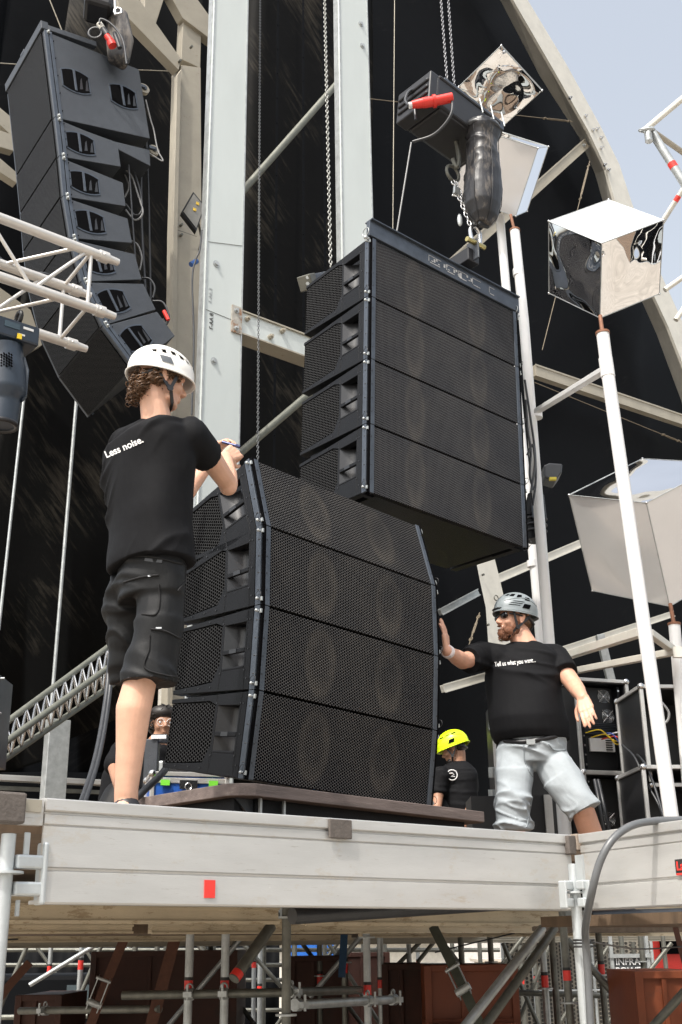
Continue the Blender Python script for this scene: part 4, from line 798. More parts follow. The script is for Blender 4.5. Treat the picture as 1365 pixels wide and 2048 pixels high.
for k, (pts, r, mt, lb) in enumerate([
 ([(292, 200, 8.9), (302, 240, 8.9), (308, 260, 8.9), (316, 300, 8.9), (326, 322, 8.9), (298, 306, 8.9)], .007, CABLEG, 'thin cable looping from caster to caster behind the bass cabinet'),
 ([(292, 250, 9.1), (298, 400, 9.1), (300, 500, 9.1), (302, 600, 9.1)], .009, CABLE, 'straight dark cable falling behind the left column'),
 ([(282, 330, 9), (284, 450, 9), (290, 560, 9), (296, 640, 9)], .012, CABLE, 'thick dark cable falling close behind the left column cabinets'),
 ([(242, 333, 8.9), (262, 350, 8.9), (275, 385, 8.9), (286, 425, 8.9), (270, 440, 8.9), (252, 420, 8.9)], .009, CABLEG, 'pale jumper cable looping behind the second slim cabinet'),
 ([(246, 340, 8.95), (258, 372, 8.95), (250, 395, 8.95)], .008, CABLEG, 'short pale cable between first and second slim cabinets'),
 ([(252, 408, 8.9), (270, 430, 8.9), (284, 420, 8.9), (280, 380, 8.9), (264, 330, 8.9)], .009, CABLE, 'dark jumper loop behind the third slim cabinet'),
 ([(264, 482, 8.9), (276, 490, 8.9), (284, 515, 8.9), (280, 540, 8.9)], .008, CABLEG, 'short pale loop behind the fourth slim cabinet'),
 ([(284, 556, 8.9), (300, 558, 8.9), (310, 575, 8.9), (306, 596, 8.9)], .009, CABLE, 'short dark loop behind the fifth slim cabinet'),
 ([(306, 602, 8.8), (326, 605, 8.8), (338, 630, 8.8), (334, 648, 8.8), (326, 638, 8.8)], .01, CABLE, 'dark loop with a red plug behind the lowest slim cabinet'),
 ([(258, 330, 8.8), (266, 450, 8.8), (274, 560, 8.8)], .009, CABLE, 'dark cable running down just behind the slim cabinets')]):
    cable('speaker_cable', pts, r, mt, lb, 'cables behind the left speaker column')
m = MB(); a, b = P(328, 622, 8.78), P(337, 640, 8.78); m.tube([a, b], .018, 10); single('cable_plug', m, REDT, 'small red plug on the cable behind the lowest left cabinet', 'plug')
# ---------------------------------------------------------------- hoists and chains
CHAIN2 = M_('chain_mid', (.25, .25, .26), .35, .8, .2, 30)
def chain(name, a, b, pitch, r, mat, label, wf=.36):
    a, b = Vector(a), Vector(b); L = (b-a).length; n = int(L/pitch); d = (b-a).normalized(); p, q = frame(d); t0 = MB()
    a1, b1 = (p+q*.35).normalized(), (q-p*.35).normalized()
    for i in range(n):
        c = a+d*(i+.5)*pitch; s = a1 if i % 2 else b1; pts = []
        for k in range(9):
            an = 2*math.pi*k/8; pts.append(c+d*math.cos(an)*pitch*.62+s*math.sin(an)*pitch*wf)
        t0.tube(pts, r, 5, False)
    return single(name, t0, mat, label, 'chain', 'hoist chains')
chain('hoist_chain', P(521, -30, 9.6), P(516, 925, 8.4), .024, .0028, CHAIN, 'thin chain hanging beside the wide pillar, down to the lower speaker stack')
chain('hoist_chain', P(649, -30, 8.6), P(662, 540, 7.9), .034, .0045, M_('chain_light', (.3, .3, .28), .35, .7, .2, 30), 'heavier light chain hanging between the two pillars onto the blue grey tube')
chain('hoist_chain', P(880, -30, 6.9), P(897, 190, 6.75), .024, .003, CHAIN2, 'left chain of the pair lifting the central hoist')
chain('hoist_chain', P(895, -30, 6.95), P(911, 200, 6.8), .024, .003, CHAIN2, 'right chain of the pair lifting the central hoist')
HY = 6.6
h = thing('chain_hoist', 'black electric chain hoist with a red plug hanging above the central speaker block', 'hoist', P(900, 260, HY))
# body: box along a falling direction
c0, c1_ = P(822, 238, 6.45), P(1000, 250, 7.05); hx = (c1_-c0); hx.z = 0; hx.normalize(); hy_ = V(-hx.y, hx.x, 0); hxx = (hx*.99+V(0, 0, -.13)).normalized(); hz = hxx.cross(hy_).normalized(); hz = hz if hz.z > 0 else -hz
C = P(905, 252, 6.75); HA = (hxx, hy_, hz)
m = MB(); m.box(C+hz*.0-hxx*.03, (.58, .34, .24), HA); m.box(C+hz*.12, (.62, .36, .03), HA); m.box(C-hz*.12-hxx*.02, (.5, .3, .03), HA); part('housing', m, BLK, h, bevel=.02)
m = MB(); m.box(C-hxx*.33, (.1, .33, .27), HA)
for k in range(3): m.box(C-hxx*.385+hz*(-.06+k*.06), (.02, .3, .025), HA)
part('motor_cap', m, BLK, h, bevel=.015)
m = MB(); m.box(C+hz*.125+hxx*.05-hy_*.16, (.6, .012, .07), HA); m.box(C+hz*.125+hxx*.05+hy_*.1, (.6, .012, .07), HA); m.box(C+hz*.06+hxx*.29, (.05, .26, .16), HA); part('top_rail', m, RAIL, h, bevel=.003)
m = MB(); m.ball(P(880, 192, 6.7), (.1, .08, .06), HA, 16, 10); m.box(C-hxx*.16+hz*.08-hy_*.03, (.12, .2, .14), HA); part('rubber_hood', m, CABLE, h)
m = MB(); m.tube([P(824, 210, 6.4), P(846, 206, 6.4)], [.026, .034], 14); m.tube([P(846, 206, 6.4), P(866, 203, 6.4)], .036, 14); m.tube([P(866, 203, 6.4), P(872, 202, 6.4)], .045, 14); m.tube([P(872, 202, 6.4), P(905, 195, 6.4)], .034, 14); part('red_plug', m, RED, h)
m = MB(); m.tube([P(818, 211, 6.4), P(826, 210, 6.4)], .022, 12); part('plug_collar', m, WHITE, h)
m = MB(); m.tube(bez([P(818, 211, 6.4), P(811, 200, 6.45), P(820, 182, 6.5), P(845, 178, 6.55), P(850, 190, 6.6)], 8), .011, 8); m.tube(bez([P(905, 190, 6.4), P(902, 230, 6.4), P(870, 268, 6.45), P(826, 284, 6.5)], 8), .011, 8); m.tube(bez([P(845, 182, 6.6), P(830, 200, 6.5), P(832, 240, 6.45)], 8), .01, 8); part('power_cable', m, CABLE, h)
m = MB(); m.tube(bez([P(912, 280, 6.75), P(918, 315, 6.75), P(914, 335, 6.75), P(906, 318, 6.75)], 8), .016, 8); m.torus(P(906, 347, 6.75), hx, Z, .06, .012, 18, 8); part('hook', m, GALVD, h)
bagM = M_('bag_vinyl', (.018, .018, .021), .42, 0, .3, 8, .5, 12, dirt=.5, dirtcol=(.19, .165, .14), dscale=6, stretch=(1, 1, .3))
bg_ = thing('chain_bag', 'long scuffed black chain bag hanging under the hoist', 'chain bag', P(965, 455, 6.6)); top = P(965, 255, 6.7); bot = P(968, 448, 6.7); rr_ = [(0, .13, .12), (.06, .135, .12), (.16, .115, .1), (.4, .118, .11), (.65, .138, .12), (.82, .13, .11), (.93, .1, .085), (1, .06, .04)]
m = MB(); m.loft([(top+(bot-top)*f, hx*a*1.0, hy_*b_) for f, a, b_ in rr_], 24, .8)
BAGMB = m
m = MB(); m.loft([(top+(bot-top)*.0, hx*.135, hy_*.115), (top+(bot-top)*.06, hx*.147, hy_*.13)], 24); part('rim_band', m, CABLE, bg_); m = MB(); m.box(bot+V(0, 0, .01), (.09, .02, .05), (hx, hy_, Z)); part('end_tab', m, CABLE, bg_)
m = MB()
for k in range(6):
    an = k*math.pi/3+.3; m.tube([top+(bot-top)*f+hx*a*1.01*math.cos(an)+hy_*b_*1.01*math.sin(an) for f, a, b_ in rr_], .003, 5)
part('seams', m, BLK, bg_)
m = MB()
for dx in (-.11, 0, .11): m.tube([top+hx*dx-hy_*.11, top+hx*dx-hy_*.09+V(0, 0, .13)], .006, 6)
part('hanger_straps', m, GALV, bg_)
# chain sling and shackle down to the pickup bar
sh = MO+MX[0]*.851-MX[1]*.1+MX[2]*.33
t = thing('chain_sling', 'short chain sling and shackle joining the hoist hook to the flying frame', 'sling', sh)
m = MB(); a, b = P(908, 362, 6.75), sh+V(-.01, 0, .1)
for s in (-1, 1):
    aa = a+hx*.012*s; bb_ = b+hx*.03*s; d = (bb_-aa).normalized(); L = (bb_-aa).length; n = int(L/.034); p, q = frame(d)
    for i in range(n):
        c = aa+d*(i+.5)*L/n; s_ = p if i % 2 else q; m.tube([c+d*math.cos(2*math.pi*k/8)*.022+s_*math.sin(2*math.pi*k/8)*.012 for k in range(9)], .005, 5, False)
part('chain', m, CHROME, t)
m = MB(); m.box(P(914, 382, 6.72), (.05, .02, .06), HA); part('sling_tag', m, GALV, t); m = MB(); m.ball(P(920, 440, 6.72), (.018, .012, .05)); part('chain_hook', m, GALV, t)
m = MB(); m.tube(bez([sh+hx*-.04+V(0, 0, -.02), sh+hx*-.045+V(0, 0, .06), sh+V(0, 0, .1), sh+hx*.045+V(0, 0, .06), sh+hx*.04+V(0, 0, -.02)], 8), .015, 10); part('shackle', m, CHROME, t)
m = MB(); m.tube([sh-hx*.085-V(0, 0, .03), sh+hx*.085-V(0, 0, .03)], .018, 8); part('shackle_pin', m, M_('brass_zinc', (.5, .42, .18), .3, .9, .1), t)
# left hoist above left column
h = thing('chain_hoist', 'black hoist with bag and red plug at the top edge above the left speaker column', 'hoist', P(215, 100, 8.6))
m = MB(); m.box(P(200, 8, 8.5), (.26, .3, .26), (V(.95, .25, -.15).normalized(), V(-.25, .97, 0).normalized(), V(.15, 0, .98))); part('housing', m, BLK, h, bevel=.04)
m = MB(); m.loft([(P(235, 30, 8.6), V(.1, 0, 0), V(0, .1, 0)), (P(240, 80, 8.6), V(.13, 0, 0), V(0, .1, 0)), (P(238, 120, 8.6), V(.1, 0, 0), V(0, .09, 0)), (P(244, 132, 8.6), V(.04, 0, 0), V(0, .05, 0))]); part('chain_bag', m, bagM, h)
m = MB(); m.tube([P(214, 72, 8.35), P(222, 82, 8.35)], .03, 12); m.tube([P(222, 84, 8.35), P(226, 92, 8.35)], .04, 12); part('red_plug', m, RED, h)
m = MB(); m.tube([P(199, 48, 8.35), P(206, 58, 8.35)], .03, 12); part('plug_collar', m, WARMW, h)
m = MB(); m.tube([P(206, 58, 8.35), P(215, 70, 8.35)], .028, 12); m.tube([P(230, 66, 8.35), P(240, 96, 8.35)], .022, 12); m.tube(bez([P(199, 48, 8.3), P(203, 38, 8.3), P(225, 50, 8.3), P(246, 80, 8.3), P(254, 128, 8.3)], 8), .01, 8); m.torus(P(191, 66, 8.35), V(1, 0, 0), Z, .06, .012, 16, 8); part('power_cable', m, CABLE, h)
m = MB(); m.tube([P(229, -30, 8.4), P(231, 30, 8.4)], .012, 8); m.torus(P(236, 22, 8.4), V(1, 0, 0), Z, .035, .01, 16, 8); part('hook', m, CHROME, h)
# ---------------------------------------------------------------- trusses
TR = M_('truss_alu', (.6, .58, .55), .38, .5, .08, 6, .02, dirt=.72, dirtcol=(.3, .24, .16), dscale=12)
t = thing('lighting_truss', 'aluminium box truss with open tube ends reaching in from the left edge', 'truss', P(120, 560, 5.0))
E1 = P(205, 513, 5.0); E2 = E1-V(0, 0, .31); dv = (VX*.25-V(0, 0, .08)); E4 = E1+dv+UX*-.02; E3 = E2+dv+UX*-.02; LT = 2.2
for E_ in (E1, E2, E4, E3):
    m = MB(); m.tube([E_-UX*LT, E_], .025, 16); part('chord', m, TR, t)
    m = MB(); m.tube([E_-UX*.02, E_+UX*.03], .03, 14); m.tube([E_+UX*.03, E_+UX*.09], [.022, .018], 12); m.tube([E_+UX*.02-V(0, .04, 0), E_+UX*.02+V(0, .04, 0)], .006, 6); part('spigot', m, TR, t)
def lace(A1, A2, ph=0):
    k = 0; s = .08+ph
    while s < LT-.3:
        a, b = (A1, A2) if k % 2 == 0 else (A2, A1); m = MB(); m.tube([a-UX*s, b-UX*(s+.26)], .0095, 10); part('brace', m, TR, t); s += .27; k += 1
lace(E1, E2); lace(E4, E3, .1); lace(E1, E4, .05); lace(E2, E3, .12)
for a, b in ((E1, E2), (E2, E3), (E3, E4), (E4, E1)): m = MB(); m.tube([a-UX*.06, b-UX*.06], .0095, 10); part('brace', m, TR, t)
cable('truss_cable', [(-20, 500, 4.95), (30, 540, 5.05), (70, 545, 5.1), (110, 560, 5.2), (140, 590, 5.3)], .009, CABLE, 'black cables bundled inside the left truss', 'truss cables')
cable('truss_cable', [(-20, 522, 5.0), (40, 552, 5.1), (90, 548, 5.1), (130, 575, 5.3)], .009, CABLE, 'second black cable inside the left truss, just below the first', 'truss cables')
# gangway-like triangular truss lower left
t = thing('floor_truss', 'small silver triangular truss sloping down behind the left man toward the frame edge', 'truss', P(110, 1420, 7.5))
def ch(xa, ya, Ya, xb, yb, Yb): return P(xa, ya, Ya), P(xb, yb, Yb)
c_top = ch(-10, 1462, 6.9, 260, 1262, 8.2); c_mid = ch(-10, 1500, 6.75, 260, 1304, 8.05); c_bot = ch(-10, 1532, 6.95, 260, 1345, 8.25)
for a, b in (c_top, c_mid, c_bot): m = MB(); m.tube([a, b], .02, 12); part('chord', m, PIPE, t)
for (a, b), (c, d) in ((c_top, c_mid), (c_mid, c_bot), (c_top, c_bot)):
    n = 15; m = MB()
    for i in range(n):
        p = a+(b-a)*i/n; q = c+(d-c)*(i+.5)/n; r_ = a+(b-a)*(i+1)/n; m.tube([p, q], .006, 6); m.tube([q, r_], .006, 6)
    part('lacing', m, CHROME, t)
# rack upright at the left edge
t = thing('rack_upright', 'dark blue perforated equipment upright at the left frame edge', 'equipment rack', P(2, 1530, 6)); a = P(-8, 1358, 6); b = P(-8, 1532, 6)
m = MB(); m.box((a.x, a.y, (a.z+b.z)/2), (.1, .3, a.z-b.z)); part('upright', m, RAIL, t, bevel=.003)
m = MB()
for k in range(10): m.box((a.x+.03, a.y-.151, b.z+.03+k*.05), (.008, .004, .014))
m2 = MB(); part('slots', m, VOID, t)
for zz in (a.z-.02, b.z+.25, b.z+.03): m2.tube([V(a.x+.05, a.y-.1, zz), V(a.x+.075, a.y-.1, zz)], .006, 6)
part('bolts', m2, GALV, t)
# ---------------------------------------------------------------- lamps
MHB = M_('fixture_body', (.02, .03, .045), .35, 0, .1, 10)
t = thing('moving_head_light', 'black moving head stage light hanging from the left truss at the frame edge', 'stage light', P(20, 760, 4.9)); Yq = 4.85
m = MB(); A_ = (UX, VX, Z); c = P(18, 672, Yq); m.box(c, (.24, .16, .1), A_); part('base_box', m, MHB, t, bevel=.012)
m = MB(); c2 = c-VX*.082+UX*-.0; m.box(c2+V(0, 0, .015)-UX*.02, (.075, .004, .03), A_); part('display', m, M_('display', (.05, .08, .1), .1), t)
m = MB(); m.box(P(25, 686, Yq)-VX*.08-UX*.0, (.022, .006, .026), A_); part('warning_label', m, M_('yellow_lab', (.7, .5, .02), .5), t)
m = MB(); m.box(c2+V(0, 0, .02)+UX*.06, (.05, .004, .012), A_); m.box(c2+V(0, 0, -.02)+UX*.03, (.03, .004, .008), A_); part('print', m, WTXT, t)
m = MB(); m.prism([P(x, y, Yq) for x, y in [(30, 705), (52, 712), (60, 740), (56, 790), (46, 805), (40, 795), (46, 760), (40, 735), (28, 722)]], VX*.06); part('yoke_arm', m, MHB, t, bevel=.008)
m = MB(); hc = P(8, 740, Yq+.02); m.tube(bez([P(5, 700, Yq), P(8, 730, Yq), P(10, 790, Yq), P(2, 850, Yq)], 6), [.095]*7+[.1]*6+[.075]*6, 20); part('lamp_head', m, MHB, t)
m = MB(); m.torus(P(2, 850, Yq), V(1, 0, 0), V(0, 1, 0), .07, .012, 24, 8); part('lens_ring', m, BLK, t)
m = MB()
for i in range(6):
    for j in range(5): q = P(-2+i*5, 706+j*5.5+(i % 2)*2.7, Yq-.1); m.tube([q, q+V(0, .01, 0)], .0045, 6)
part('vents', m, VOID, t)
m = MB(); q = P(40, 660, Yq); m.box(q, (.03, .05, .05), A_); m.torus(P(38, 636, Yq+.05), VX, Z, .032, .01, 14, 6); part('clamp', m, BLK, t)
t = thing('flood_light', 'square floodlight with two yellow LEDs fixed to the tan column', 'floodlight', Pu(386, 422, 4.6)); off = 4.4
pts = [(387, 383), (411, 412), (393, 463), (363, 424)]
f_ = [Pu(x, y, off) for x, y in pts]; m = MB(); m.prism(f_, VX*.06+UX*.02); part('housing', m, BLK, t, bevel=.004)
cc = sum(f_, V(0, 0, 0))/4; inner = [cc+(p-cc)*.86-VX*.004 for p in f_]; m = MB(); m.prism(inner, -VX*.003); part('reflector', m, M_('flood_refl', (.32, .3, .26), .25, .5), t)
for dx in (-.0, .0):
    pass
for x, y in [(390, 419), (396, 407)]: m = MB(); q = Pu(x, y, off-.012); m.box(q, (.03, .006, .03), A_); part('led', m, M_('led_yellow', (.8, .55, .08), .4), t)
m = MB(); m.tube([Pu(396, 440, off+.1), Pu(404, 478, off+.4)], .012, 8); m.tube([Pu(404, 478, off+.4), Pu(398, 500, off+.5)], .008, 6); part('bracket', m, GALVD, t)
m = MB(); a = Pu(382, 529, 4.5); b = Pu(394, 522, 4.5); m.tube([a, b], .026, 10); single('blue_connector', m, M_('blue_conn', (.03, .12, .4), .4), 'small blue connector tied beside the tan column under the floodlight', 'connector')
cable('power_lead', [(404, 460, 8.4), (400, 500, 8.4), (392, 520, 8.4), (385, 560, 8.4), (388, 680, 8.4), (384, 830, 8.4)], .008, CABLE, 'thin dark lead running down between tan column and pillar', 'power leads')
# lamp + cables behind the white pole
t = thing('moving_head_light', 'grey moving head light partly hidden behind the second white pole', 'stage light', P(1100, 940, 7.9)); Yq = 7.9
m = MB(); m.prism([P(x, y, Yq) for x, y in [(1088, 930), (1100, 925), (1126, 927), (1124, 945), (1112, 962), (1090, 955)]], V(0, .16, 0)); part('base_box', m, SPK, t, bevel=.012)
m = MB(); m.box(P(1106, 958, Yq-.01), (.05, .03, .02)); part('warning_label', m, M_('yellow_lab2', (.6, .5, .05), .5), t)
m = MB(); m.tube([P(1072, 990, Yq), P(1070, 1035, Yq)], [.06, .085], 18); m.tube([P(1070, 1035, Yq), P(1072, 1082, Yq)], .075, 18); part('lamp_head', m, SPKD, t)
m = MB()
for y in (1040, 1052, 1064): m.torus(P(1071, y, Yq), V(1, 0, 0), V(0, 1, 0), .08, .007, 20, 6)
part('cooling_ribs', m, SPK, t)
m = MB(); m.prism([P(x, y, Yq-.1) for x, y in [(1064, 1005), (1072, 1000), (1078, 1030), (1066, 1034)]], V(0, .03, 0)); part('yoke_arm', m, RAIL, t)
for pts, lb in [([(1052, 800, 7.3), (1056, 860, 7.3), (1062, 900, 7.3), (1060, 950, 7.3), (1068, 980, 7.3)], 'cable bunch hanging along the right edge of the speaker block'), ([(1050, 760, 7.4), (1062, 840, 7.4), (1070, 900, 7.4), (1072, 960, 7.4), (1066, 1010, 7.4)], 'second cable falling at the right edge of the speaker block'), ([(1055, 910, 7.25), (1066, 890, 7.25), (1070, 930, 7.25), (1062, 985, 7.25)], 'looped cable with pale tag right of the speaker block')]:
    cable('speaker_cable', pts, .008, CABLE, lb, 'cables right of the speaker block')
# ---------------------------------------------------------------- mirror cubes
def mirror(name, col, rough):
    m = M_(name, col, rough, 1, .01, 3); return m
MIR = mirror('mirror_foil', (.92, .92, .93), .03); SKYREF = M_('sky_reflection_white', (.75, .75, .75), .22, .35, .02, 3)  # white top panel: the mirrored sky is put into its colour
PEARL = M_('pearl_sheet', (.72, .71, .71), .12, .25, .03, 3)
def cube(o, s, Mx, label, mats, amps, seed, thin=1):
    ax = [Vector(r) for r in Mx]; cen = o+(ax[0]+ax[1]+ax[2]*thin)*s/2; n0 = 1; t = thing('mirror_cube', label, 'mirror cube', mat4(cen, *ax), 'mirror cubes on white poles'); n = 22; k = 0
    for a in range(3):
        for sg in (-1, 1):
            u, v = ax[(a+1) % 3], ax[(a+2) % 3]; nn = ax[a]*sg; am = amps[k]; m = MB(); ku, kv, kn = [thin if (a+q_) % 3 == 2 else 1 for q_ in (1, 2, 0)]
            for i in range(n+1):
                for j in range(n+1):
                    fu, fv = i/n*2-1, j/n*2-1; e = (1-fu**4)*(1-fv**4); d = am*(noise.noise(V(fu*.8+seed, fv*.8+k*3.1, seed))+.16*noise.noise(V(fu*2.0+seed, fv*2.0+k, 5)))*e
                    m.v.append(tuple(cen+u*fu*ku*s/2+v*fv*kv*s/2+nn*(s/2*kn+d)))
            m.f = [(i*(n+1)+j, (i+1)*(n+1)+j, (i+1)*(n+1)+j+1, i*(n+1)+j+1) for i in range(n) for j in range(n)]; m.s = [True]*len(m.f)
            part('mirror_panel', m, mats[k], t); k += 1
    m = MB()
    cs = {}
    for a in range(3):
        for s1 in (-1, 1):
            for s2 in (-1, 1):
                u, v = ax[(a+1) % 3], ax[(a+2) % 3]; ku, kv, ka = [thin if (a+q_) % 3 == 2 else 1 for q_ in (1, 2, 0)]; p = cen+u*ku*s1*s/2+v*kv*s2*s/2; m.tube([p-ax[a]*ka*s/2, p+ax[a]*ka*s/2], .0035, 6)
    part('edge_frame', m, GALV, t)
    m = MB()
    for s0 in (-1, 1):
        for s1 in (-1, 1):
            for s2 in (-1, 1): m.ball(cen+(ax[0]*s0+ax[1]*s1+ax[2]*s2*thin)*s/2, .009, None, 8, 5)
    part('corner_screws', m, CHROME, t); return t
E_ = .05
# faces order: -a0,+a0,-a1,+a1,-a2,+a2
cube(V(1.641, 6.2, 5.626), .511, [[-0.51, 0.523, 0.6829], [0.8549, 0.2206, 0.4695], [0.0949, 0.8233, -0.5597]], 'crumpled mirror cube with bright white top on the tall right pole', [MIR, MIR, MIR, MIR, SKYREF, MIR], [.07, .03, .05, .03, 0, .03], 1)
kD = 6.5/7.2; oD = CAM+(V(2.018, 7.2, 4.278)-CAM)*kD
cube(oD, .754*kD, [[0.2641, 0.5637, -0.7826], [-0.5096, 0.7705, 0.383], [0.8189, 0.2977, 0.4908]], 'largest mirror cube, pearly and smooth, low at the right frame edge', [MIR, MIR, PEARL, MIR, PEARL, MIR], [.012, .01, .006, .01, .006, .01], 4)
cube(V(1.672, 8.0, 7.738), .574, [[-0.2741, 0.6731, -0.6868], [-0.9085, 0.0531, 0.4146], [0.3155, 0.7376, 0.597]], 'satin mirror cube half hidden behind the hoist chain bag', [MIR, MIR, MIR, MIR, PEARL, MIR], [.008, .01, .012, .01, .004, .01], 8)
cube(V(1.537, 8.6, 9.349), .563, [[0.7117, 0.4825, -0.5105], [-0.6432, 0.7398, -0.1974], [0.2825, 0.4688, 0.8369]], 'diamond-set mirror cube with swirling reflections, highest of all', [MIR]*6, [.0, .0, .0, .0, .14, .05], 12, .04)
cube(P(1384, 480, 5.9)+V(.42, 0, 0), .45, [[-0.51, 0.423, 0.75], [0.75, 0.5206, 0.4095], [0.3, 0.8233, -0.4597]], 'mirror cube mostly cut off by the right frame edge, its dark side in view', [MIR]*6, [.01]*6, 15)
# ---------------------------------------------------------------- white poles
def pole(pts, r, label, neck=None, bands=(), r2=None):
    q = [P(*p) for p in pts]; t = thing('white_pole', label, 'pole', q[-1], 'white poles carrying the mirror cubes'); m = MB(); m.tube(q, r, 18); part('tube', m, WHITE, t)
    d = (q[-1]-q[0]).normalized()
    for x, y, Y, L in bands:
        c = P(x, y, Y); m = MB(); m.tube([c-d*L/2, c+d*L/2], r*1.09, 18); part('collar', m, WHITE, t)
    if neck: m = MB(); m.tube([P(*neck[0]), P(*neck[1])], .012, 10); m.tube([q[0]+d*.002, q[0]-d*.012], r*1.12, 18); part('rusty_neck', m, M_('rust', (.2, .09, .05), .7, .2, .3, 30), t)
    return t
pole([(1206, 668, 6.0), (1215, 740, 6.0), (1347, 1660, 5.95)], .037, 'tall white pole carrying the crumpled bright-topped cube', ((1201, 632, 6.1), (1206, 672, 6.0)), [(1214, 735, 6.0, .12)])
pole([(1030, 462, 7.7), (1048, 640, 7.6), (1130, 1680, 7.5)], .037, 'white pole under the satin cube, passing right of the speaker block', ((1022, 430, 7.8), (1030, 464, 7.7)), [(1037, 545, 7.65, .06), (1074, 830, 7.58, .05)])
pole([(1000, 432, 8.6), (1014, 590, 8.6), (1072, 1160, 8.5), (1092, 1420, 8.5), (1116, 1690, 8.5)], .037, 'white pole behind the hanging block, reappearing over the grey helmet', None, [(1065, 1128, 8.5, .05)])
pole([(1349, 1250, 6.6), (1385, 1660, 6.6)], .034, 'short white pole under the largest cube at the right edge', ((1341, 1208, 6.65), (1349, 1252, 6.6)))
t = thing('pole_brace', 'flat white brace linking the two tall white poles', 'brace', P(1140, 785, 6.8)); m = MB(); m.beam(P(1075, 822, 7.5), P(1212, 738, 6.0), .05, .03); part('flat_bar', m, WHITE, t, bevel=.003); m = MB()
for p in (P(1080, 820, 7.44), P(1207, 741, 6.0)): m.tube([p-fw*.03, p+fw*.01], .01, 8)
part('bolt', m, GALV, t)
def rail_(xa, ya, Ya, xb, yb, Yb, r, lab, mat=WARMW):
    t = thing('cross_rail', lab, 'rail', P(xa, ya, Ya), 'pale cross rails between the poles'); m = MB(); m.beam(P(xa, ya, Ya), P(xb, yb, Yb), r*2, r*2); part('rail_bar', m, mat, t, bevel=.004); m = MB(); m.box(P(xb, yb, Yb)-fw*.03, (.05, .02, .06)); part('end_plate', m, mat, t)
rail_(1112, 1318, 7.5, 1283, 1264, 6.2, .025, 'upper front rail from the second pole to the tall pole')
rail_(1118, 1348, 7.6, 1352, 1303, 6.4, .02, 'lower front rail reaching the short pole at right')
rail_(1300, 1266, 6.2, 1352, 1304, 6.5, .02, 'short rail falling right from the tall pole')
rail_(1340, 1385, 8.5, 1240, 1640, 8.5, .001, 'thin wire-like rod behind the racks', GALV)
rail_(1200, 1270, 8.6, 1232, 1400, 8.6, .03, 'grey upright strut behind the rack top', GALV)
rail_(1045, 640, 8.4, 1035, 590, 8.4, .03, 'short pale strut between second and third pole') if False else None
# upper right scaffold fragments
GL2 = GALV
for a in [(1288, 262, 6, 1380, 185, 6, .02, WARMW, None, 'thin pale tube rising to the upper right edge'), (1300, 258, 6, 1385, 392, 6.0, .026, GALV, .55, 'galvanised tube with a red mark falling to the right edge'), (1305, 262, 6.05, 1385, 318, 6.2, .018, TAN, None, 'tan angle bar running right from the joint'), (1385, 350, 6.4, 1318, 455, 6.6, .018, WARMW, .45, 'thin pale tube with red mark leading down behind the bright-topped cube'), (1380, 545, 7.5, 1330, 580, 7.5, .02, WARMW, None, 'short pale tube at right behind the arch'), (1380, 600, 7.5, 1352, 640, 7.5, .02, WARMW, None, 'short pale tube at right below its neighbour')]:
    tubeP(a[0], a[1], a[2], a[3], a[4], a[5], a[6], a[7], a[9], red=a[8], nm='scaffold_tube', grp='scaffold tubes against the sky')
t = thing('scaffold_joint', 'scaffold rosette with open tube end against the sky at the upper right', 'coupler', P(1296, 262, 6)); m = MB(); q = P(1297, 270, 5.97); m.tube([q+V(0, 0, .05), q-V(0, 0, .05)], .024, 12); part('tube_end', m, GALV, t); m = MB(); m.torus(P(1294, 260, 5.95), V(1, 0, 0), (V(0, 1, 0)+Z*.5).normalized(), .045, .008, 18, 6); m.tube([P(1294, 260, 5.95)-V(.045, 0, 0), P(1294, 260, 5.95)+V(.045, 0, 0)], .006, 6); part('rosette', m, GALV, t)
# ---------------------------------------------------------------- dolly
dx_, dy_, dz_ = rotm(math.radians(45.5), 0, -.012); DO = Pz(477, 1566, 2.235)
DM = mat4(DO, dx_, dy_, dz_)
WOOD = M_('worn_wood', (.14, .11, .1), .7, 0, .35, 5, .25, 50, dirt=.6, dirtcol=(.32, .28, .25), dscale=5, stretch=(.6, 3, 6))
t = thing('wooden_dolly', 'worn wooden topped dolly under the lower speaker stack', 'dolly', DM); W_ = 1.66; Dp = .82
m = MB(); m.prism([V(.0, .0, -.055), V(.06, -.05, -.055), V(W_-.02, -.05, -.055), V(W_, 0, -.055), V(W_, Dp, -.055), V(-.03, Dp, -.055), V(-.03, .04, -.055)], V(0, 0, .055)); part('wooden_top', m, WOOD, t, False, bevel=.004)
m = MB(); m.bb(.12, W_-.1, .02, .06, -.17, -.055); m.bb(.02, .06, .05, Dp-.05, -.12, -.055); m.bb(.12, W_-.1, Dp-.1, Dp-.06, -.15, -.055); part('steel_rail', m, SPKD, t, False, bevel=.003)
for xx in (.16, W_-.2):
    for yy in (.08, Dp-.12):
        m = MB(); m.prism([V(xx-.14, yy-.04, -.057), V(xx+.1, yy-.04, -.057), V(xx+.1, yy-.04, -.13), V(xx-.06, yy-.04, -.13)], V(0, .012, 0)); m.prism([V(xx-.14, yy+.04, -.057), V(xx+.1, yy+.04, -.057), V(xx+.1, yy+.04, -.13), V(xx-.06, yy+.04, -.13)], V(0, .012, 0)); part('caster_bracket', m, SPK, t, False)
        m = MB(); m.tube([V(xx, yy-.02, -.195), V(xx, yy+.03, -.195)], .055, 18); part('wheel', m, BLK, t, False)
for xx in (.13, .27): 
    m = MB(); m.box((xx, -.0, -.11), (.012, .012, .11)); part('steel_tab', m, GALV, t, False)
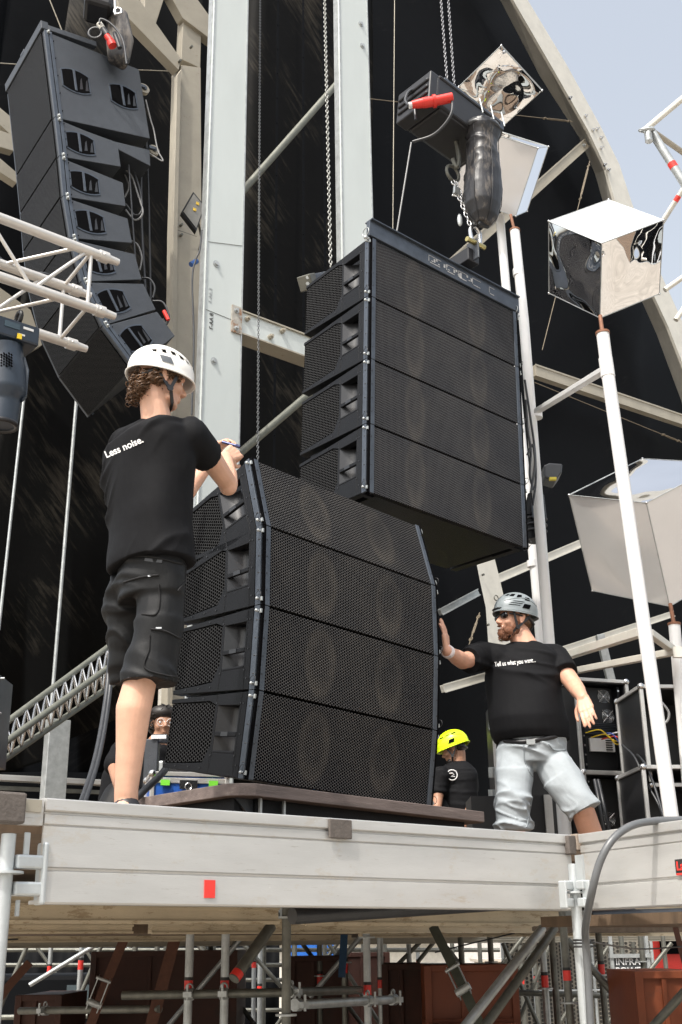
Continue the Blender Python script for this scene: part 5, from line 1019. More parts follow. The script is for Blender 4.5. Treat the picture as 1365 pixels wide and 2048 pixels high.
# blue case and boxes behind the dolly
def flight_case(M, w, d, h, body, label, lid=True, handle=False, name='flight_case', group='flight cases', open_face=False):
    t = thing(name, label, 'flight case', M, group); m = MB()
    if open_face:
        th = .02
        for q in [(0, w, 0, d, 0, th), (0, w, 0, d, h-th, h), (0, th, 0, d, th, h-th), (w-th, w, 0, d, th, h-th), (th, w-th, d-th, d, th, h-th)]: m.bb(*q)
    else: m.bb(0, w, 0, d, 0, h)
    part('shell', m, body, t, False, bevel=.004); m = MB(); e = .012
    for a in (0, w):
        for b in (0, d): m.box((a, b, h/2), (e*2, e*2, h-.02))
    for a in (0, w):
        for c in (0, h): m.box((a, d/2, c), (e*2, d-.02, e*2))
    for b in (0, d):
        for c in (0, h): m.box((w/2, b, c), (w-.02, e*2, e*2))
    if lid: m.box((w/2, -.003, h*.78), (w, .012, .03)); m.box((-.003, d/2, h*.78), (.012, d, .03))
    part('edge_profile', m, ALU, t, False, bevel=.003)
    for a in (0, w):
        for b in (0, d):
            for c in (0, h): m = MB(); m.ball(V(a, b, c), .024, None, 10, 7); part('ball_corner', m, CHROME, t, False)
    if handle:
        m = MB(); m.box((-.008, d*.5, h*.5), (.012, .17, .13)); part('handle_dish', m, GALV, t, False, bevel=.003)
        m = MB(); m.tube([V(-.02, d*.5-.05, h*.5-.02), V(-.035, d*.5-.05, h*.5+.01), V(-.035, d*.5+.05, h*.5+.01), V(-.02, d*.5+.05, h*.5-.02)], .007, 8); part('handle', m, CHROME, t, False)
    return t
rx, ry, rz = rotm(math.radians(50))
BLUE = M_('blue_laminate', (.02, .1, .42), .4, 0, .08, 8)
c = flight_case(mat4(V(*P(303, 1606, 6.6)), *rotm(math.radians(75))), .42, .3, .16, BLUE, 'bright blue flight case with steel catches behind the dolly')
for xx in (.07, .34): m = MB(); m.box((xx, -.02, .11), (.05, .012, .03)); part('green_corner', m, M_('green_lab', (.2, .7, .05), .5), c, False)
m = MB(); m.box((.2, -.022, .1), (.1, .012, .05)); m.torus(V(.2, -.03, .09), V(1, 0, 0), V(0, 0, 1), .018, .004, 14, 6); part('catch', m, CHROME, c, False)
m = MB(); a = P(352, 1560, 7.6); m.box(a+V(.0, 0, -.1), (.24, .2, .42)); t = thing('steel_box', 'pale steel cabinet with dark sign panel behind the lower speaker stack', 'cabinet', a-V(0, 0, .3)); part('body', m, GALV, t, bevel=.01)
m = MB(); m.box(P(350, 1550, 7.48)+V(0, 0, .02), (.16, .01, .14)); part('dark_panel', m, BLK, t)
cable('thick_cable', [(150, 1640, 6.3), (190, 1520, 6.8), (212, 1400, 7.2), (222, 1300, 7.4), (230, 1240, 7.5)], .016, CABLE, 'thick black cable falling behind the left man past the sloping truss', 'thick black cables')
cable('thick_cable', [(158, 1640, 6.3), (197, 1520, 6.8), (218, 1400, 7.2), (227, 1290, 7.4)], .014, CABLE, 'second thick black cable, close to the right of the first', 'thick black cables')
cable('thick_cable', [(262, 1605, 5.6), (290, 1580, 5.7), (330, 1540, 5.9), (350, 1500, 6.2)], .018, CABLE, 'thick black cable running up behind the bare calf', 'thick black cables')
# main thick cable on the right wing
t = thing('thick_grey_cable', 'thick grey cable arching over the right stage wing and down the post', 'cable', P(1180, 2040, 5.1))
cp = [(1420, 1637, 5.3), (1365, 1640, 5.25), (1310, 1642, 5.2), (1262, 1652, 5.1), (1225, 1680, 5.05), (1200, 1725, 5.05), (1183, 1790, 5.1), (1172, 1850, 5.3), (1172, 1885, 5.42), (1177, 1960, 5.45), (1182, 2060, 5.45)]
m = MB(); m.tube(bez([P(*p) for p in cp], 8), .0165, 14); part('cable_run', m, M_('cable_greyish', (.11, .115, .12), .35, 0, .1, 20), t)
m = MB()
for y in (1880, 1886, 1893): c = P(1168, y, 5.5); m.torus(c, V(1, 0, 0), V(0, 1, 0), .045, .005, 18, 6)
part('tie_wraps', m, BTX, t)
cable('thin_cable', [(1180, 1882, 5.45), (1230, 1892, 6), (1290, 1898, 6.6), (1380, 1892, 7)], .004, CABLE, 'thin black wire sagging right from the post under the wing', 'thin wires under the stage')
cable('thin_cable', [(0, 1880, 7), (100, 1875, 7.5), (200, 1868, 8)], .004, CABLE, 'thin dark wire under the left beams', 'thin wires under the stage')
cable('thin_cable', [(870, 1905, 9), (930, 1890, 9), (1030, 1866, 9)], .005, CABLE, 'thin black wire sagging above the bright orange container', 'thin wires under the stage')
# ---------------------------------------------------------------- racks and cases on the right
INT = M_('rack_interior', (.01, .01, .011), .5)
def fan(m, c, r):
    for k in range(4): m.torus(c, V(1, 0, 0), Z, r*(.35+.22*k), .0022, 18, 5)
    m.ball(c, (r*.25, .004, r*.25), None, 10, 6)
    for a in (.78, 2.35, 3.93, 5.5): m.tube([c, c+V(math.cos(a), 0, math.sin(a))*r*1.35], .003, 5)
def rack(ox, oy, Y, az, w, d, h, label, fans, cabled=False):
    o = P(ox, oy, Y); M = mat4(o, *rotm(math.radians(az))); t = flight_case(M, w, d, h, BLK, label, False, name='equipment_rack', group='equipment racks', open_face=True)
    m = MB(); m.bb(.03, w-.03, .1, .13, .03, h-.03); part('rear_panel', m, INT, t, False)
    m = MB()
    for k in range(9):
        for s in (.05, w-.05): m.box((s, .03, .06+k*(h-.12)/8), (.012, .004, .012))
    part('rack_screws', m, CHROME, t, False)
    m = MB(); m.bb(.04, .06, .03, .1, .03, h-.03); m.bb(w-.06, w-.04, .03, .1, .03, h-.03); part('rack_rails', m, SPKD, t, False)
    for fx_, fz in fans:
        m = MB(); c = V(fx_, .095, fz); fan(m, c, .045); part('fan_guard', m, CHROME, t, False)
    return t
r1 = rack(1166, 1545, 8.0, 72, .4, .5, .64, 'tall open equipment rack with two fans and a tangle of coloured wires', [(.27, .55), (.29, .41)])
m = MB()
for k in range(7): m.bb(.06, .34, .085, .094, .28+k*.012, .285+k*.012)
part('vent_grille', m, SPK, r1, False)
m = MB(); m.bb(.12, .31, .075, .094, .16, .25); part('white_panel', m, WHITE, r1, False)
m = MB()
for k in range(5): m.bb(.24, .29, .07, .074, .17+k*.016, .176+k*.016)
part('panel_slots', m, VOID, r1, False)
for k, (cl, zz) in enumerate([((.75, .55, .03), .27), ((.75, .5, .02), .24), ((.05, .1, .4), .25), ((.6, .05, .03), .23), ((.7, .7, .72), .26)]):
    m = MB(); m.tube(bez([V(.08+.04*k, .06, zz+.01), V(.15+.04*k, -.02, zz+.02), V(.22+.03*k, -.03, zz-.04), V(.3, 0.0, zz-.05+.01*k), V(.36, .02, zz-.02-.01*k)], 8), .0045, 8); part('coloured_wire', m, M_('wire%d' % k, cl, .4), r1, False)
m = MB(); m.torus(V(.1, .08, .44), V(1, 0, 0), Z, .04, .004, 18, 6); m.box((.12, .08, .45), (.04, .01, .03)); part('green_wire_loop', m, M_('green_w', (.03, .25, .15), .4), r1, False)
r2 = rack(1178, 1672, 8.0, 72, .42, .5, .42, 'lower open rack with one fan under the tall rack', [(.22, .12)])
fx1 = flight_case(mat4(P(1262, 1592, 8.6), *rotm(math.radians(140))), .42, .6, .6, BLK, 'black flight case with a butterfly handle right of the tall rack', True, True)
m = MB(); m.box((.22, -.012, .34), (.18, .014, .13)); part('handle_dish', m, GALV, fx1, False, bevel=.004); m = MB(); m.tube([V(.16, -.03, .32), V(.16, -.035, .36), V(.28, -.035, .36), V(.28, -.03, .32)], .008, 8); part('handle', m, CHROME, fx1, False)
flight_case(mat4(P(1264, 1668, 8.5), *rotm(math.radians(140))), .42, .6, .26, BLK, 'low black flight case under the butterfly handled case', True)
flight_case(mat4(P(1302, 1570, 7.4), *rotm(math.radians(85))), .5, .5, .62, BLK, 'black case with cables on top at the far right edge', False, open_face=True)
flight_case(mat4(P(1300, 1668, 7.3), *rotm(math.radians(85))), .5, .5, .4, BLK, 'black open case at the bottom of the far right pile', False, open_face=True)
for k, (pts, lb) in enumerate([([(1240, 1490, 7.9), (1262, 1500, 7.9), (1285, 1520, 7.4), (1305, 1560, 7.3), (1330, 1640, 7.2)], 'black cable running from the rack wires down to the right'), ([(1245, 1490, 7.7), (1270, 1515, 7.5), (1290, 1560, 7.4), (1318, 1610, 7.3), (1335, 1660, 7.2)], 'second black cable running from the rack, just below the first'), ([(1320, 1400, 7.2), (1338, 1425, 7.2), (1332, 1445, 7.2), (1310, 1444, 7.2)], 'small white cable curl on top of the far right case'), ([(1190, 1560, 7.7), (1200, 1610, 7.6), (1210, 1665, 7.6)], 'thick black cable standing beside the bearded man\'s knee'), ([(1197, 1560, 7.75), (1208, 1610, 7.65), (1220, 1665, 7.65)], 'second thick black cable beside the knee, to the right')]):
    cable('rack_cable', pts, .012 if k > 2 else .008, CABLEG if k == 2 else CABLE, lb, 'cables at the racks')
# aluminium edge posts of a dark case left of the bearded man and between his legs
t = thing('tall_case', 'tall dark case with hinged aluminium edge standing behind the bearded man', 'flight case', P(985, 1680, 8.2), 'flight cases'); a, b = P(984, 1400, 8.2), P(984, 1680, 8.2)
m = MB(); m.box(V(a.x+.24, a.y+.25, (a.z+b.z)/2), (.46, .45, a.z-b.z)); part('shell', m, BLK, t); m = MB(); m.box((a.x, a.y, (a.z+b.z)/2), (.02, .02, a.z-b.z)); m.box((a.x+.48, a.y, (a.z+b.z)/2), (.02, .02, a.z-b.z)); part('edge_profile', m, ALU, t)
m = MB()
for y in (1420, 1450, 1545, 1590): c = P(985, y, 8.15); m.box(c, (.05, .02, .07)); m.tube([c-V(0, .01, .03), c-V(0, .02, -.03)], .008, 6)
part('hinge', m, GALV, t)
t = thing('low_case', 'low dark case with bright corner between the bearded man\'s legs', 'flight case', P(1085, 1680, 7.8), 'flight cases'); a, b = P(1065, 1590, 7.8), P(1095, 1690, 7.8)
m = MB(); m.box((a.x-.15, a.y+.2, (a.z+b.z)/2), (.5, .35, a.z-b.z)); part('shell', m, BLK, t); m = MB(); m.box((a.x+.1, a.y, (a.z+b.z)/2), (.05, .025, a.z-b.z)); part('edge_profile', m, ALU, t)


# ================================================================ PEOPLE
def skinned(name, mb, voxel, sm, mat, parent, fold=None, label=None):
    """union of overlapping closed forms -> one continuous smooth surface"""
    me = bpy.data.meshes.new(name); me.from_pydata(mb.v, [], mb.f); me.update()
    bm = bmesh.new(); bm.from_mesh(me); bmesh.ops.recalc_face_normals(bm, faces=bm.faces); bm.to_mesh(me); bm.free()
    o = bpy.data.objects.new('tmp', me); COL.objects.link(o)
    r = o.modifiers.new('r', 'REMESH'); r.mode = 'VOXEL'; r.voxel_size = voxel; r.use_smooth_shade = True
    s = o.modifiers.new('s', 'SMOOTH'); s.factor = .5; s.iterations = sm
    bpy.context.view_layer.update(); me2 = bpy.data.meshes.new_from_object(o.evaluated_get(bpy.context.evaluated_depsgraph_get())); bpy.data.objects.remove(o)
    n = len(me2.vertices); co_ = np.empty(n*3); me2.vertices.foreach_get('co', co_); co_ = co_.reshape(-1, 3)
    if fold:
        no = np.empty(n*3); me2.vertices.foreach_get('normal', no); no = no.reshape(-1, 3)
        d = np.array([fold(Vector(c)) for c in co_]); co_ = co_+no*d[:, None]
    w = co_.copy(); inv = np.array(wm(parent).inverted()); co_ = co_@inv[:3, :3].T+inv[:3, 3]
    me2.vertices.foreach_set('co', co_.ravel()); me2.polygons.foreach_set('use_smooth', [True]*len(me2.polygons)); me2.update(); me2.name = name
    me2.materials.clear(); me2.materials.append(mat); ob = bpy.data.objects.new(name, me2); COL.objects.link(ob); ob.parent = parent; MW[ob.name] = wm(parent).copy()
    if label: ob['label'] = label
    bvh = BVHTree.FromPolygons([Vector(p) for p in w], [tuple(p.vertices) for p in me2.polygons]); return ob, bvh
def hdir(az, el=0): a = math.radians(az); e = math.radians(el); return V(math.sin(a)*math.cos(e), math.cos(a)*math.cos(e), math.sin(e))
def headframe(az, el=0, roll=0):
    y = hdir(az, el); x = y.cross(Z).normalized(); z = x.cross(y).normalized(); r = math.radians(roll); return (x*math.cos(r)+z*math.sin(r), y, z*math.cos(r)-x*math.sin(r))
def head(m, c, fr, s=1.0, beard=False):
    x, y, z = fr
    def p(a, b, d): return c+(x*a+y*b+z*d)*s
    def el(a, b, d, r): m.ball(p(a, b, d), tuple(k*s for k in r), fr, 20, 14)
    el(0, -.012, .045, (.074, .095, .085)); el(0, .028, .0, (.064, .066, .085)); el(0, .03, -.06, (.05, .055, .045)); el(0, .066, -.085, (.024, .022, .02))
    for q in (-1, 1):
        el(q*.038, .062, -.018, (.022, .022, .024)); el(q*.03, .078, .03, (.026, .012, .009))
        # ear
        el(q*.077, -.012, -.0, (.009, .02, .03)); el(q*.083, -.02, .012, (.007, .012, .016)); el(q*.079, -.006, -.024, (.006, .009, .01))
        el(q*.011, .1, -.022, (.008, .01, .007))
        m.cap(p(q*.045, .03, -.075), .018*s, p(q*.02, .062, -.09), .016*s)
    m.cap(p(0, .085, .022), .008*s, p(0, .107, -.014), .0125*s); el(0, .086, -.047, (.022, .012, .006)); el(0, .084, -.059, (.02, .012, .007))
    return p
def hand(m, wr, d, n_, side, curls, th=.5, sc_=1.0, spread=.12):
    """d finger direction, n_ palm normal (palm side), side=+1 thumb on d x n side"""
    d = d.normalized(); n_ = (n_-d*n_.dot(d)).normalized(); s = d.cross(n_)*side
    offs = [.03, .010, -.011, -.03]; lens = [(.042, .026, .021), (.046, .03, .022), (.043, .028, .021), (.034, .021, .019)]; pb = [.088, .092, .088, .08]
    for o_, b in zip(offs, pb): m.cap(wr+s*o_*.55*sc_, .017*sc_, wr+(d*b+s*o_)*sc_, .0135*sc_, 10)
    m.cap(wr+d*.02*sc_+s*.012*sc_, .018*sc_, wr+(d*.055+s*.018+n_*.008)*sc_, .017*sc_, 10)
    for i, (o_, b, L) in enumerate(zip(offs, pb, lens)):
        c = wr+(d*b+s*o_)*sc_; a = curls[i][0]; dd = d+s*(o_*spread*8)
        dd.normalize(); r = .0098 if i < 3 else .0085
        for k in range(3):
            ax = dd*math.cos(a)+n_*math.sin(a); e = c+ax*L[k]*sc_; m.cap(c, (r-.0006*k)*sc_, e, (r-.0006*(k+1))*sc_, 10); c = e
            if k < 2: a += curls[i][k+1]
    c = wr+(d*.022+s*.024+n_*.006)*sc_; t1 = (d*.55+s*(.75-th*.4)+n_*(.25+th*.5)).normalized(); e = c+t1*.045*sc_; m.cap(c, .0155*sc_, e, .0115*sc_, 10)
    t2 = (d*.8+s*(.35-th*.5)+n_*(.2+th*.45)).normalized(); e2 = e+t2*.03*sc_; m.cap(e, .0112*sc_, e2, .0098*sc_, 10); t3 = (d*.9+s*(.1-th*.4)+n_*(.15+th*.4)).normalized(); m.cap(e2, .0098*sc_, e2+t3*.024*sc_, .0082*sc_, 10)
def helmet(parent, c, fr, s, mat, vm, style=0, clipm=None):
    x, y, z = fr; m = MB(); nu, nv = 40, 16; R = (.106*s, .138*s, .118*s); base = .03*s
    def pt(th, f, g=0):
        # th 0 = front; rim drops at the back, rises over the ears
        rim = -.25-.2*(1-math.cos(th))/2+.05*math.cos(2*th); ph = f*(math.pi/2-rim*.8)
        fl = 1+(.06 if f > .93 else 0)*(f-.93)/.07
        lx, ly, lz = math.sin(ph)*math.sin(th), math.sin(ph)*math.cos(th), math.cos(ph)
        ly *= 1.0+.04*(ly > 0); return c+z*(base+lz*(R[2]+g))+x*(lx*(R[0]+g)*fl)+y*(ly*(R[1]+g)*fl-.012*s)
    vs = [pt(2*math.pi*j/nu, i/nv) for i in range(nv+1) for j in range(nu)]
    m.add(vs, [(i*nu+j, i*nu+(j+1) % nu, (i+1)*nu+(j+1) % nu, (i+1)*nu+j) for i in range(nv) for j in range(nu)], True)
    sh = part('helmet_shell', m, mat, parent); parent = sh; so_ = sh.modifiers.new('s', 'SOLIDIFY'); so_.thickness = .005*s; so_.offset = -1
    m = MB(); m.tube([pt(2*math.pi*j/nu, 1.0, .001) for j in range(nu+1)], .0035*s, 6, False); part('helmet_rim', m, mat, parent)
    def patch(th0, th1, f0, f1, g=.0015, skew=0, n=3):
        q = MB(); vs = [pt(th0+(th1-th0)*j/n+skew*(i/n), f0+(f1-f0)*i/n, g*s) for i in range(n+1) for j in range(n+1)]; q.add(vs, [(i*(n+1)+j, i*(n+1)+j+1, (i+1)*(n+1)+j+1, (i+1)*(n+1)+j) for i in range(n) for j in range(n)], True); return q
    ex = []
    if style == 0:
        for sd in (-1, 1):
            for k, (a, w_) in enumerate([(-2.2, .13), (-1.9, .14), (-1.6, .15), (-1.3, .14), (-1.02, .1)]):
                q = patch(sd*a, sd*(a+w_), .55+.02*abs(k-2), .64+.02*abs(k-2), skew=.06*sd); ex.append(q)
    elif style == 1:
        for sd in (-1, 1):
            for a, w_, f0, f1 in [(-2.0, .3, .5, .62), (-1.55, .25, .42, .56), (-1.15, .25, .4, .52), (-.8, .2, .42, .5), (-1.6, .5, .68, .7), (-1.5, .5, .74, .76), (-1.4, .5, .8, .82)]: ex.append(patch(sd*a, sd*(a+w_), f0, f1, skew=.1*sd))
    else:
        for sd in (-1, 1):
            for a in (-2.2, -1.7, -1.2): ex.append(patch(sd*a, sd*(a+.34), .5, .56))
    for h_ in (0, 1):
        m = MB()
        for q in ex[h_*len(ex)//2:(h_+1)*len(ex)//2]: m.add(q.v, q.f, True)
        part('helmet_vents', m, vm, parent)
    for sd in (-1, 1):
        q = patch(sd*-1.9, sd*-1.55, .74, .87, .002, skew=.12*sd); part('helmet_clip', q, clipm or vm, parent)
    m = MB()   # raised ridge line
    for sd in (-1, 1): m.tube([pt(sd*(-.6-1.9*i/12), .66+.03*math.cos(i/12*math.pi*2)-.08*math.sin(i/12*math.pi), .0005) for i in range(13)], .003*s, 6)
    part('helmet_ridge', m, mat, parent)
    return pt
def ribbon(m, pts, nrm, wd, th=.003):
    pts = [Vector(p) for p in pts]
    for i in range(len(pts)-1):
        d = pts[i+1]-pts[i]; m.box((pts[i]+pts[i+1])/2, (wd, th, d.length+.004), (d.normalized().cross(nrm).normalized(), nrm.normalized(), d.normalized()))
def straps(parent, c, fr, s=1.0, chin=True):
    x, y, z = fr; m = MB()
    def p(a, b, d): return c+(x*a+y*b+z*d)*s
    for q in (-1, 1):
        for a, b in [((.082, .045, .035), (.078, .022, -.055)), ((.082, -.06, .02), (.078, .018, -.055)), ((.078, .022, -.05), (.045, .05, -.1))]:
            pa, pb = p(q*a[0], a[1], a[2]), p(q*b[0], b[1], b[2]); m.beam(pa, pb, .014*s, .004*s, x)
        m.tube([p(q*.076, .02, -.055), p(q*.084, .02, -.055)], .013*s, 12)
    m.tube([p(-.045, .05, -.1), p(-.02, .056, -.112), p(.02, .056, -.112), p(.045, .05, -.1)], .006*s, 8)
    m.tube([p(-.08, -.05, .015), p(-.06, -.095, -.02), p(0, -.112, -.03), p(.06, -.095, -.02), p(.08, -.05, .015)], .009*s, 8)
    part('chin_strap', m, BLK, parent)
def curls(parent, c, fr, pts, n, r, ln, mat, s=1.0, name='hair', rad=.004, base=None):
    x, y, z = fr; m = base or MB(); rng = random.Random(3)
    for i in range(n):
        a, b, d, sp = rng.choice(pts); p0 = c+(x*(a+rng.uniform(-sp, sp))+y*(b+rng.uniform(-sp, sp))+z*(d+rng.uniform(-sp, sp)))*s
        an = rng.uniform(0, 6.28); h = rng.uniform(.6, 1)*r; u = (x*math.cos(an)+y*math.sin(an)); v = (u.cross(z)+z*rng.uniform(-.5, .5)).normalized(); L = rng.uniform(.6, 1.2)*ln; k = 9; tr = rng.uniform(3.5, 8)
        m.tube([p0+u*math.cos(tr*j/k)*h+v*math.sin(tr*j/k)*h-z*L*j/k for j in range(k+1)], [rad*rng.uniform(.8, 1.2)*(1-.6*j/k) for j in range(k+1)], 5, True)
    return part(name, m, mat, parent)
def fold_fn(seed, amp, fx=3, fz=14, dirv=V(0, 0, 1)):
    dv_ = dirv.normalized()
    def f(p):
        t = p.dot(dv_); q = (p-dv_*t)*.28+dv_*t; w1 = noise.noise(q*fz*.62+V(seed, 0, 0)); w2 = noise.noise(q*fz*1.2+V(seed, 3, 0)); mk = min(1, max(0, noise.noise(p*2.6+V(0, seed, 0))*1.8+.45))
        rg_ = max(0, 1-abs(w1)*4.5)**1.4+.55*max(0, 1-abs(w2)*4.5)**1.4*mk
        return amp*(rg_*.75*mk+.5*noise.noise(p*fx*2+V(seed, 5, 1))-.2)
    return f
def print_px(s, parent, mat, bvh, a, b_, name='shirt_print', off=.0012, k=1.0, lift=.0035):
    cu = bpy.data.curves.new(name, 'FONT'); cu.body = s; cu.size = 1; cu.offset = off*10
    o = bpy.data.objects.new('tmp', cu); COL.objects.link(o); bpy.context.view_layer.update(); me = bpy.data.meshes.new_from_object(o.evaluated_get(bpy.context.evaluated_depsgraph_get())); bpy.data.objects.remove(o)
    bm = bmesh.new(); bm.from_mesh(me); bmesh.ops.triangulate(bm, faces=bm.faces)
    for _ in range(2): bmesh.ops.subdivide_edges(bm, edges=[e for e in bm.edges if e.calc_length() > .12], cuts=1)
    W_ = max(v.co.x for v in bm.verts); ux, uy = (b_[0]-a[0])/W_, (b_[1]-a[1])/W_; vx, vy = uy*k, -ux*k; inv = wm(parent).inverted(); last = None
    for v in bm.verts:
        d = ray(a[0]+ux*v.co.x+vx*v.co.y, a[1]+uy*v.co.x+vy*v.co.y).normalized(); h, nn, i_, ds = bvh.ray_cast(CAM, d)
        if h is None: h, nn, i_, ds = bvh.find_nearest(CAM+d*((last-CAM).length if last else 5))
        last = h; v.co = inv @ (h-d*lift)
    bm.to_mesh(me); bm.free(); me.name = name; me.materials.clear(); me.materials.append(mat); o = bpy.data.objects.new(name, me); COL.objects.link(o); o.parent = parent; MW[o.name] = wm(parent).copy(); return o
def leg(m, hip, knee, ank, r=(.085, .056, .042), calf=.062, cb=None):
    m.cap(hip, r[0], knee, r[1]); c = knee+(ank-knee)*.3+(cb or V(0, 0, 0)); cb = cb or V(0, 0, 0); m.cap(knee, r[1]*.95, c, calf, 24); m.cap(c, calf, knee+(ank-knee)*.66+cb*.4, calf*.8, 24); m.cap(knee+(ank-knee)*.66+cb*.4, calf*.8, ank, r[2], 24)
def shoe(parent, ank, az, zf, mat, s=1.0):
    d = hdir(az); r = V(d.y, -d.x, 0); m = MB(); z0 = zf
    m.loft([(V(ank.x, ank.y, 0)+d*(-.075*s)+V(0, 0, z0+.045), r*.025, Z*.035), (V(ank.x, ank.y, 0)-d*.05*s+V(0, 0, z0+.05), r*.038, Z*.045), (V(ank.x, ank.y, 0)+d*.04*s+V(0, 0, z0+.05), r*.042, Z*.05), (V(ank.x, ank.y, 0)+d*.13*s+V(0, 0, z0+.035), r*.05, Z*.034), (V(ank.x, ank.y, 0)+d*.2*s+V(0, 0, z0+.025), r*.03, Z*.022)], 18)
    part('shoe', m, mat, parent)
skinned('bag_body', BAGMB, .008, 2, bagM, bg_, fold_fn(41, .03, 3, 12, V(.2, 0, 1)))
# ------------------------------------------------------------ man 1 (white helmet, back to us)
Ym = 4.45
t1 = thing('person', 'person in white helmet, black tee and shorts reaching for the lower speakers, seen from behind', 'person', P(255, 1612, Ym))
f1 = 54; fx_, fy_ = V(math.cos(math.radians(f1)), -math.sin(math.radians(f1)), 0), hdir(f1)
hc1 = P(323, 768, Ym); hf1 = headframe(62, -9, 3); b = MB(); head(b, hc1, hf1, 1.0)
nb = P(316, 862, Ym); b.cap(hc1-hf1[2]*.05-hf1[1]*.03, .058, nb, .066)
shR, shL = P(386, 874, Ym-.1), P(247, 893, Ym+.16); chest = P(300, 930, Ym+.02); hipc = P(295, 1150, Ym)
b.cap(nb-V(0, 0, .02), .06, chest, .11); b.cap(chest, .1, P(297, 1090, Ym+.03), .07); b.cap(P(297, 1090, Ym+.03), .07, P(297, 1170, Ym+.05), .07); b.cap(shL, .05, shR, .05)
elR, wrR = P(457, 968, 4.66), P(452, 916, 4.92)
b.cap(shR, .05, P(420, 915, 4.5), .052); b.cap(P(420, 915, 4.5), .05, elR, .041); b.ball(elR-V(0, 0, .012), .04); b.cap(elR, .042, elR+(wrR-elR)*.35, .044); b.cap(elR+(wrR-elR)*.3, .043, wrR, .028)
hand(b, wrR, (P(487, 893, 5.02)-wrR), V(-.6, .2, -.5), -1, [(.5, 1.1, .8), (.6, 1.2, .8), (.7, 1.2, .8), (.8, 1.2, .8)], .4, 1.0)
elL, wrL = P(352, 1012, 4.98), P(424, 920, 5.1)
b.cap(shL, .05, elL, .042); b.cap(elL, .043, elL+(wrL-elL)*.35, .042); b.cap(elL+(wrL-elL)*.3, .041, wrL, .027)
hand(b, wrL, (P(446, 880, 5.12)-wrL), V(.7, -.1, -.3), 1, [(.35, .9, .6), (.5, 1.0, .7), (.6, 1.0, .7), (.7, 1.0, .8)], .5, 1.0)
hipR, hipL = P(330, 1200, Ym-.04), P(270, 1200, Ym+.14)
knR, anR = P(284, 1352, Ym-.05), P(253, 1580, Ym-.02)
leg(b, hipR, knR, anR, (.07, .064, .044), .067, V(-.012, -.01, 0)); b.cap(anR, .045, V(anR.x+.0, anR.y+.02, ZD+.05), .045); b.cap(V(anR.x, anR.y-.02, ZD+.05), .04, V(anR.x+.05, anR.y+.14, ZD+.03), .03)
rr1 = (P(253, 1500, Ym)-CAM); an_ = CAM+rr1*((Ym+.3)/rr1.y); knL, anL = P(276, 1345, Ym+.3), P(259, 1585, Ym+.34)
leg(b, hipL, knL, anL, (.065, .05, .036), .046)
skinned('body', b, .0042, 5, SKIN, t1)
# eyes, hair, helmet
m = MB()
for q in (-1, 1): m.ball(hc1+hf1[0]*q*.03+hf1[1]*.073+hf1[2]*.012, .012, hf1)
part('eyes', m, WHITE, t1)
hb = MB()
for a, bb_, d, r in [(0, -.07, -.005, (.07, .04, .045)), (.055, -.045, -.01, (.03, .045, .04)), (-.055, -.045, -.01, (.03, .045, .04)), (0, -.085, -.05, (.062, .032, .05))]: hb.ball(hc1+hf1[0]*a+hf1[1]*bb_+hf1[2]*d, r, hf1)
curls(t1, hc1, hf1, [(0, -.1, -.01, .03), (.05, -.085, -.015, .022), (-.05, -.085, -.015, .022), (.075, -.045, -.0, .018), (-.075, -.045, 0, .018), (0, -.105, -.04, .03), (.04, -.09, -.055, .022), (-.04, -.09, -.055, .022), (.08, .01, .03, .012), (.075, .045, .03, .012), (-.08, .02, .02, .014), (0, -.1, -.075, .03), (.05, -.085, -.06, .024), (-.05, -.09, -.07, .026), (.07, -.03, -.02, .016)], 470, .014, .03, HAIR, base=hb, rad=.0034)
HW = M_('helmet_white', (.8, .79, .76), .28, 0, .03, 6, 0, dirt=.76, dirtcol=(.5, .47, .42), dscale=14); CL = M_('clip_grey', (.1, .11, .125), .5)
helmet(t1, hc1+hf1[2]*.018, hf1, 1.04, HW, VOID, 0, CL); straps(t1, hc1, hf1, 1.02)
# tee
s = MB(); yv = lambda px, py, dy=0: P(px, py, Ym+dy)
rg = [(yv(316, 834), .055, .055, 0), (yv(312, 846), .1, .07, 0), (yv(302, 864), .195, .115, 0), (yv(289, 888), .255, .15, 0), (yv(289, 915), .262, .152, 0), (yv(291, 950), .255, .15, 0), (yv(293, 1020), .238, .142, 0), (yv(292, 1070), .228, .14, 0), (yv(292, 1118), .228, .148, 0), (yv(293, 1136), .228, .148, 0)]
s.loft([(c+fy_*.02, fx_*a, fy_*b_) for c, a, b_, _ in rg], 40, .82)
s.cap(P(345, 872, Ym), .085, P(384, 873, Ym-.05), .08); q9 = P(420, 915, 4.5); sd1 = (q9-shR).normalized(); sa_, sb_ = frame(sd1); s.ball(shR, .078); s.loft([(shR, sa_*.077, sb_*.08), (shR.lerp(q9, .5), sa_*.082, sb_*.084), (shR.lerp(q9, .92), sa_*.078, sb_*.084)], 24); s.cap(shL, .07, P(300, 870, Ym), .08); s.cap(shL, .068, shL+(elL-shL)*.5, .068)
tee1, bv1 = skinned('tee_shirt', s, .008, 7, TEE, t1, fold_fn(3, .024, 2.6, 9, V(.6, -.3, -.75)))
print_px('Less noise.', t1, WTXT, bv1, (213, 916), (288, 884), off=.002, k=1.05)
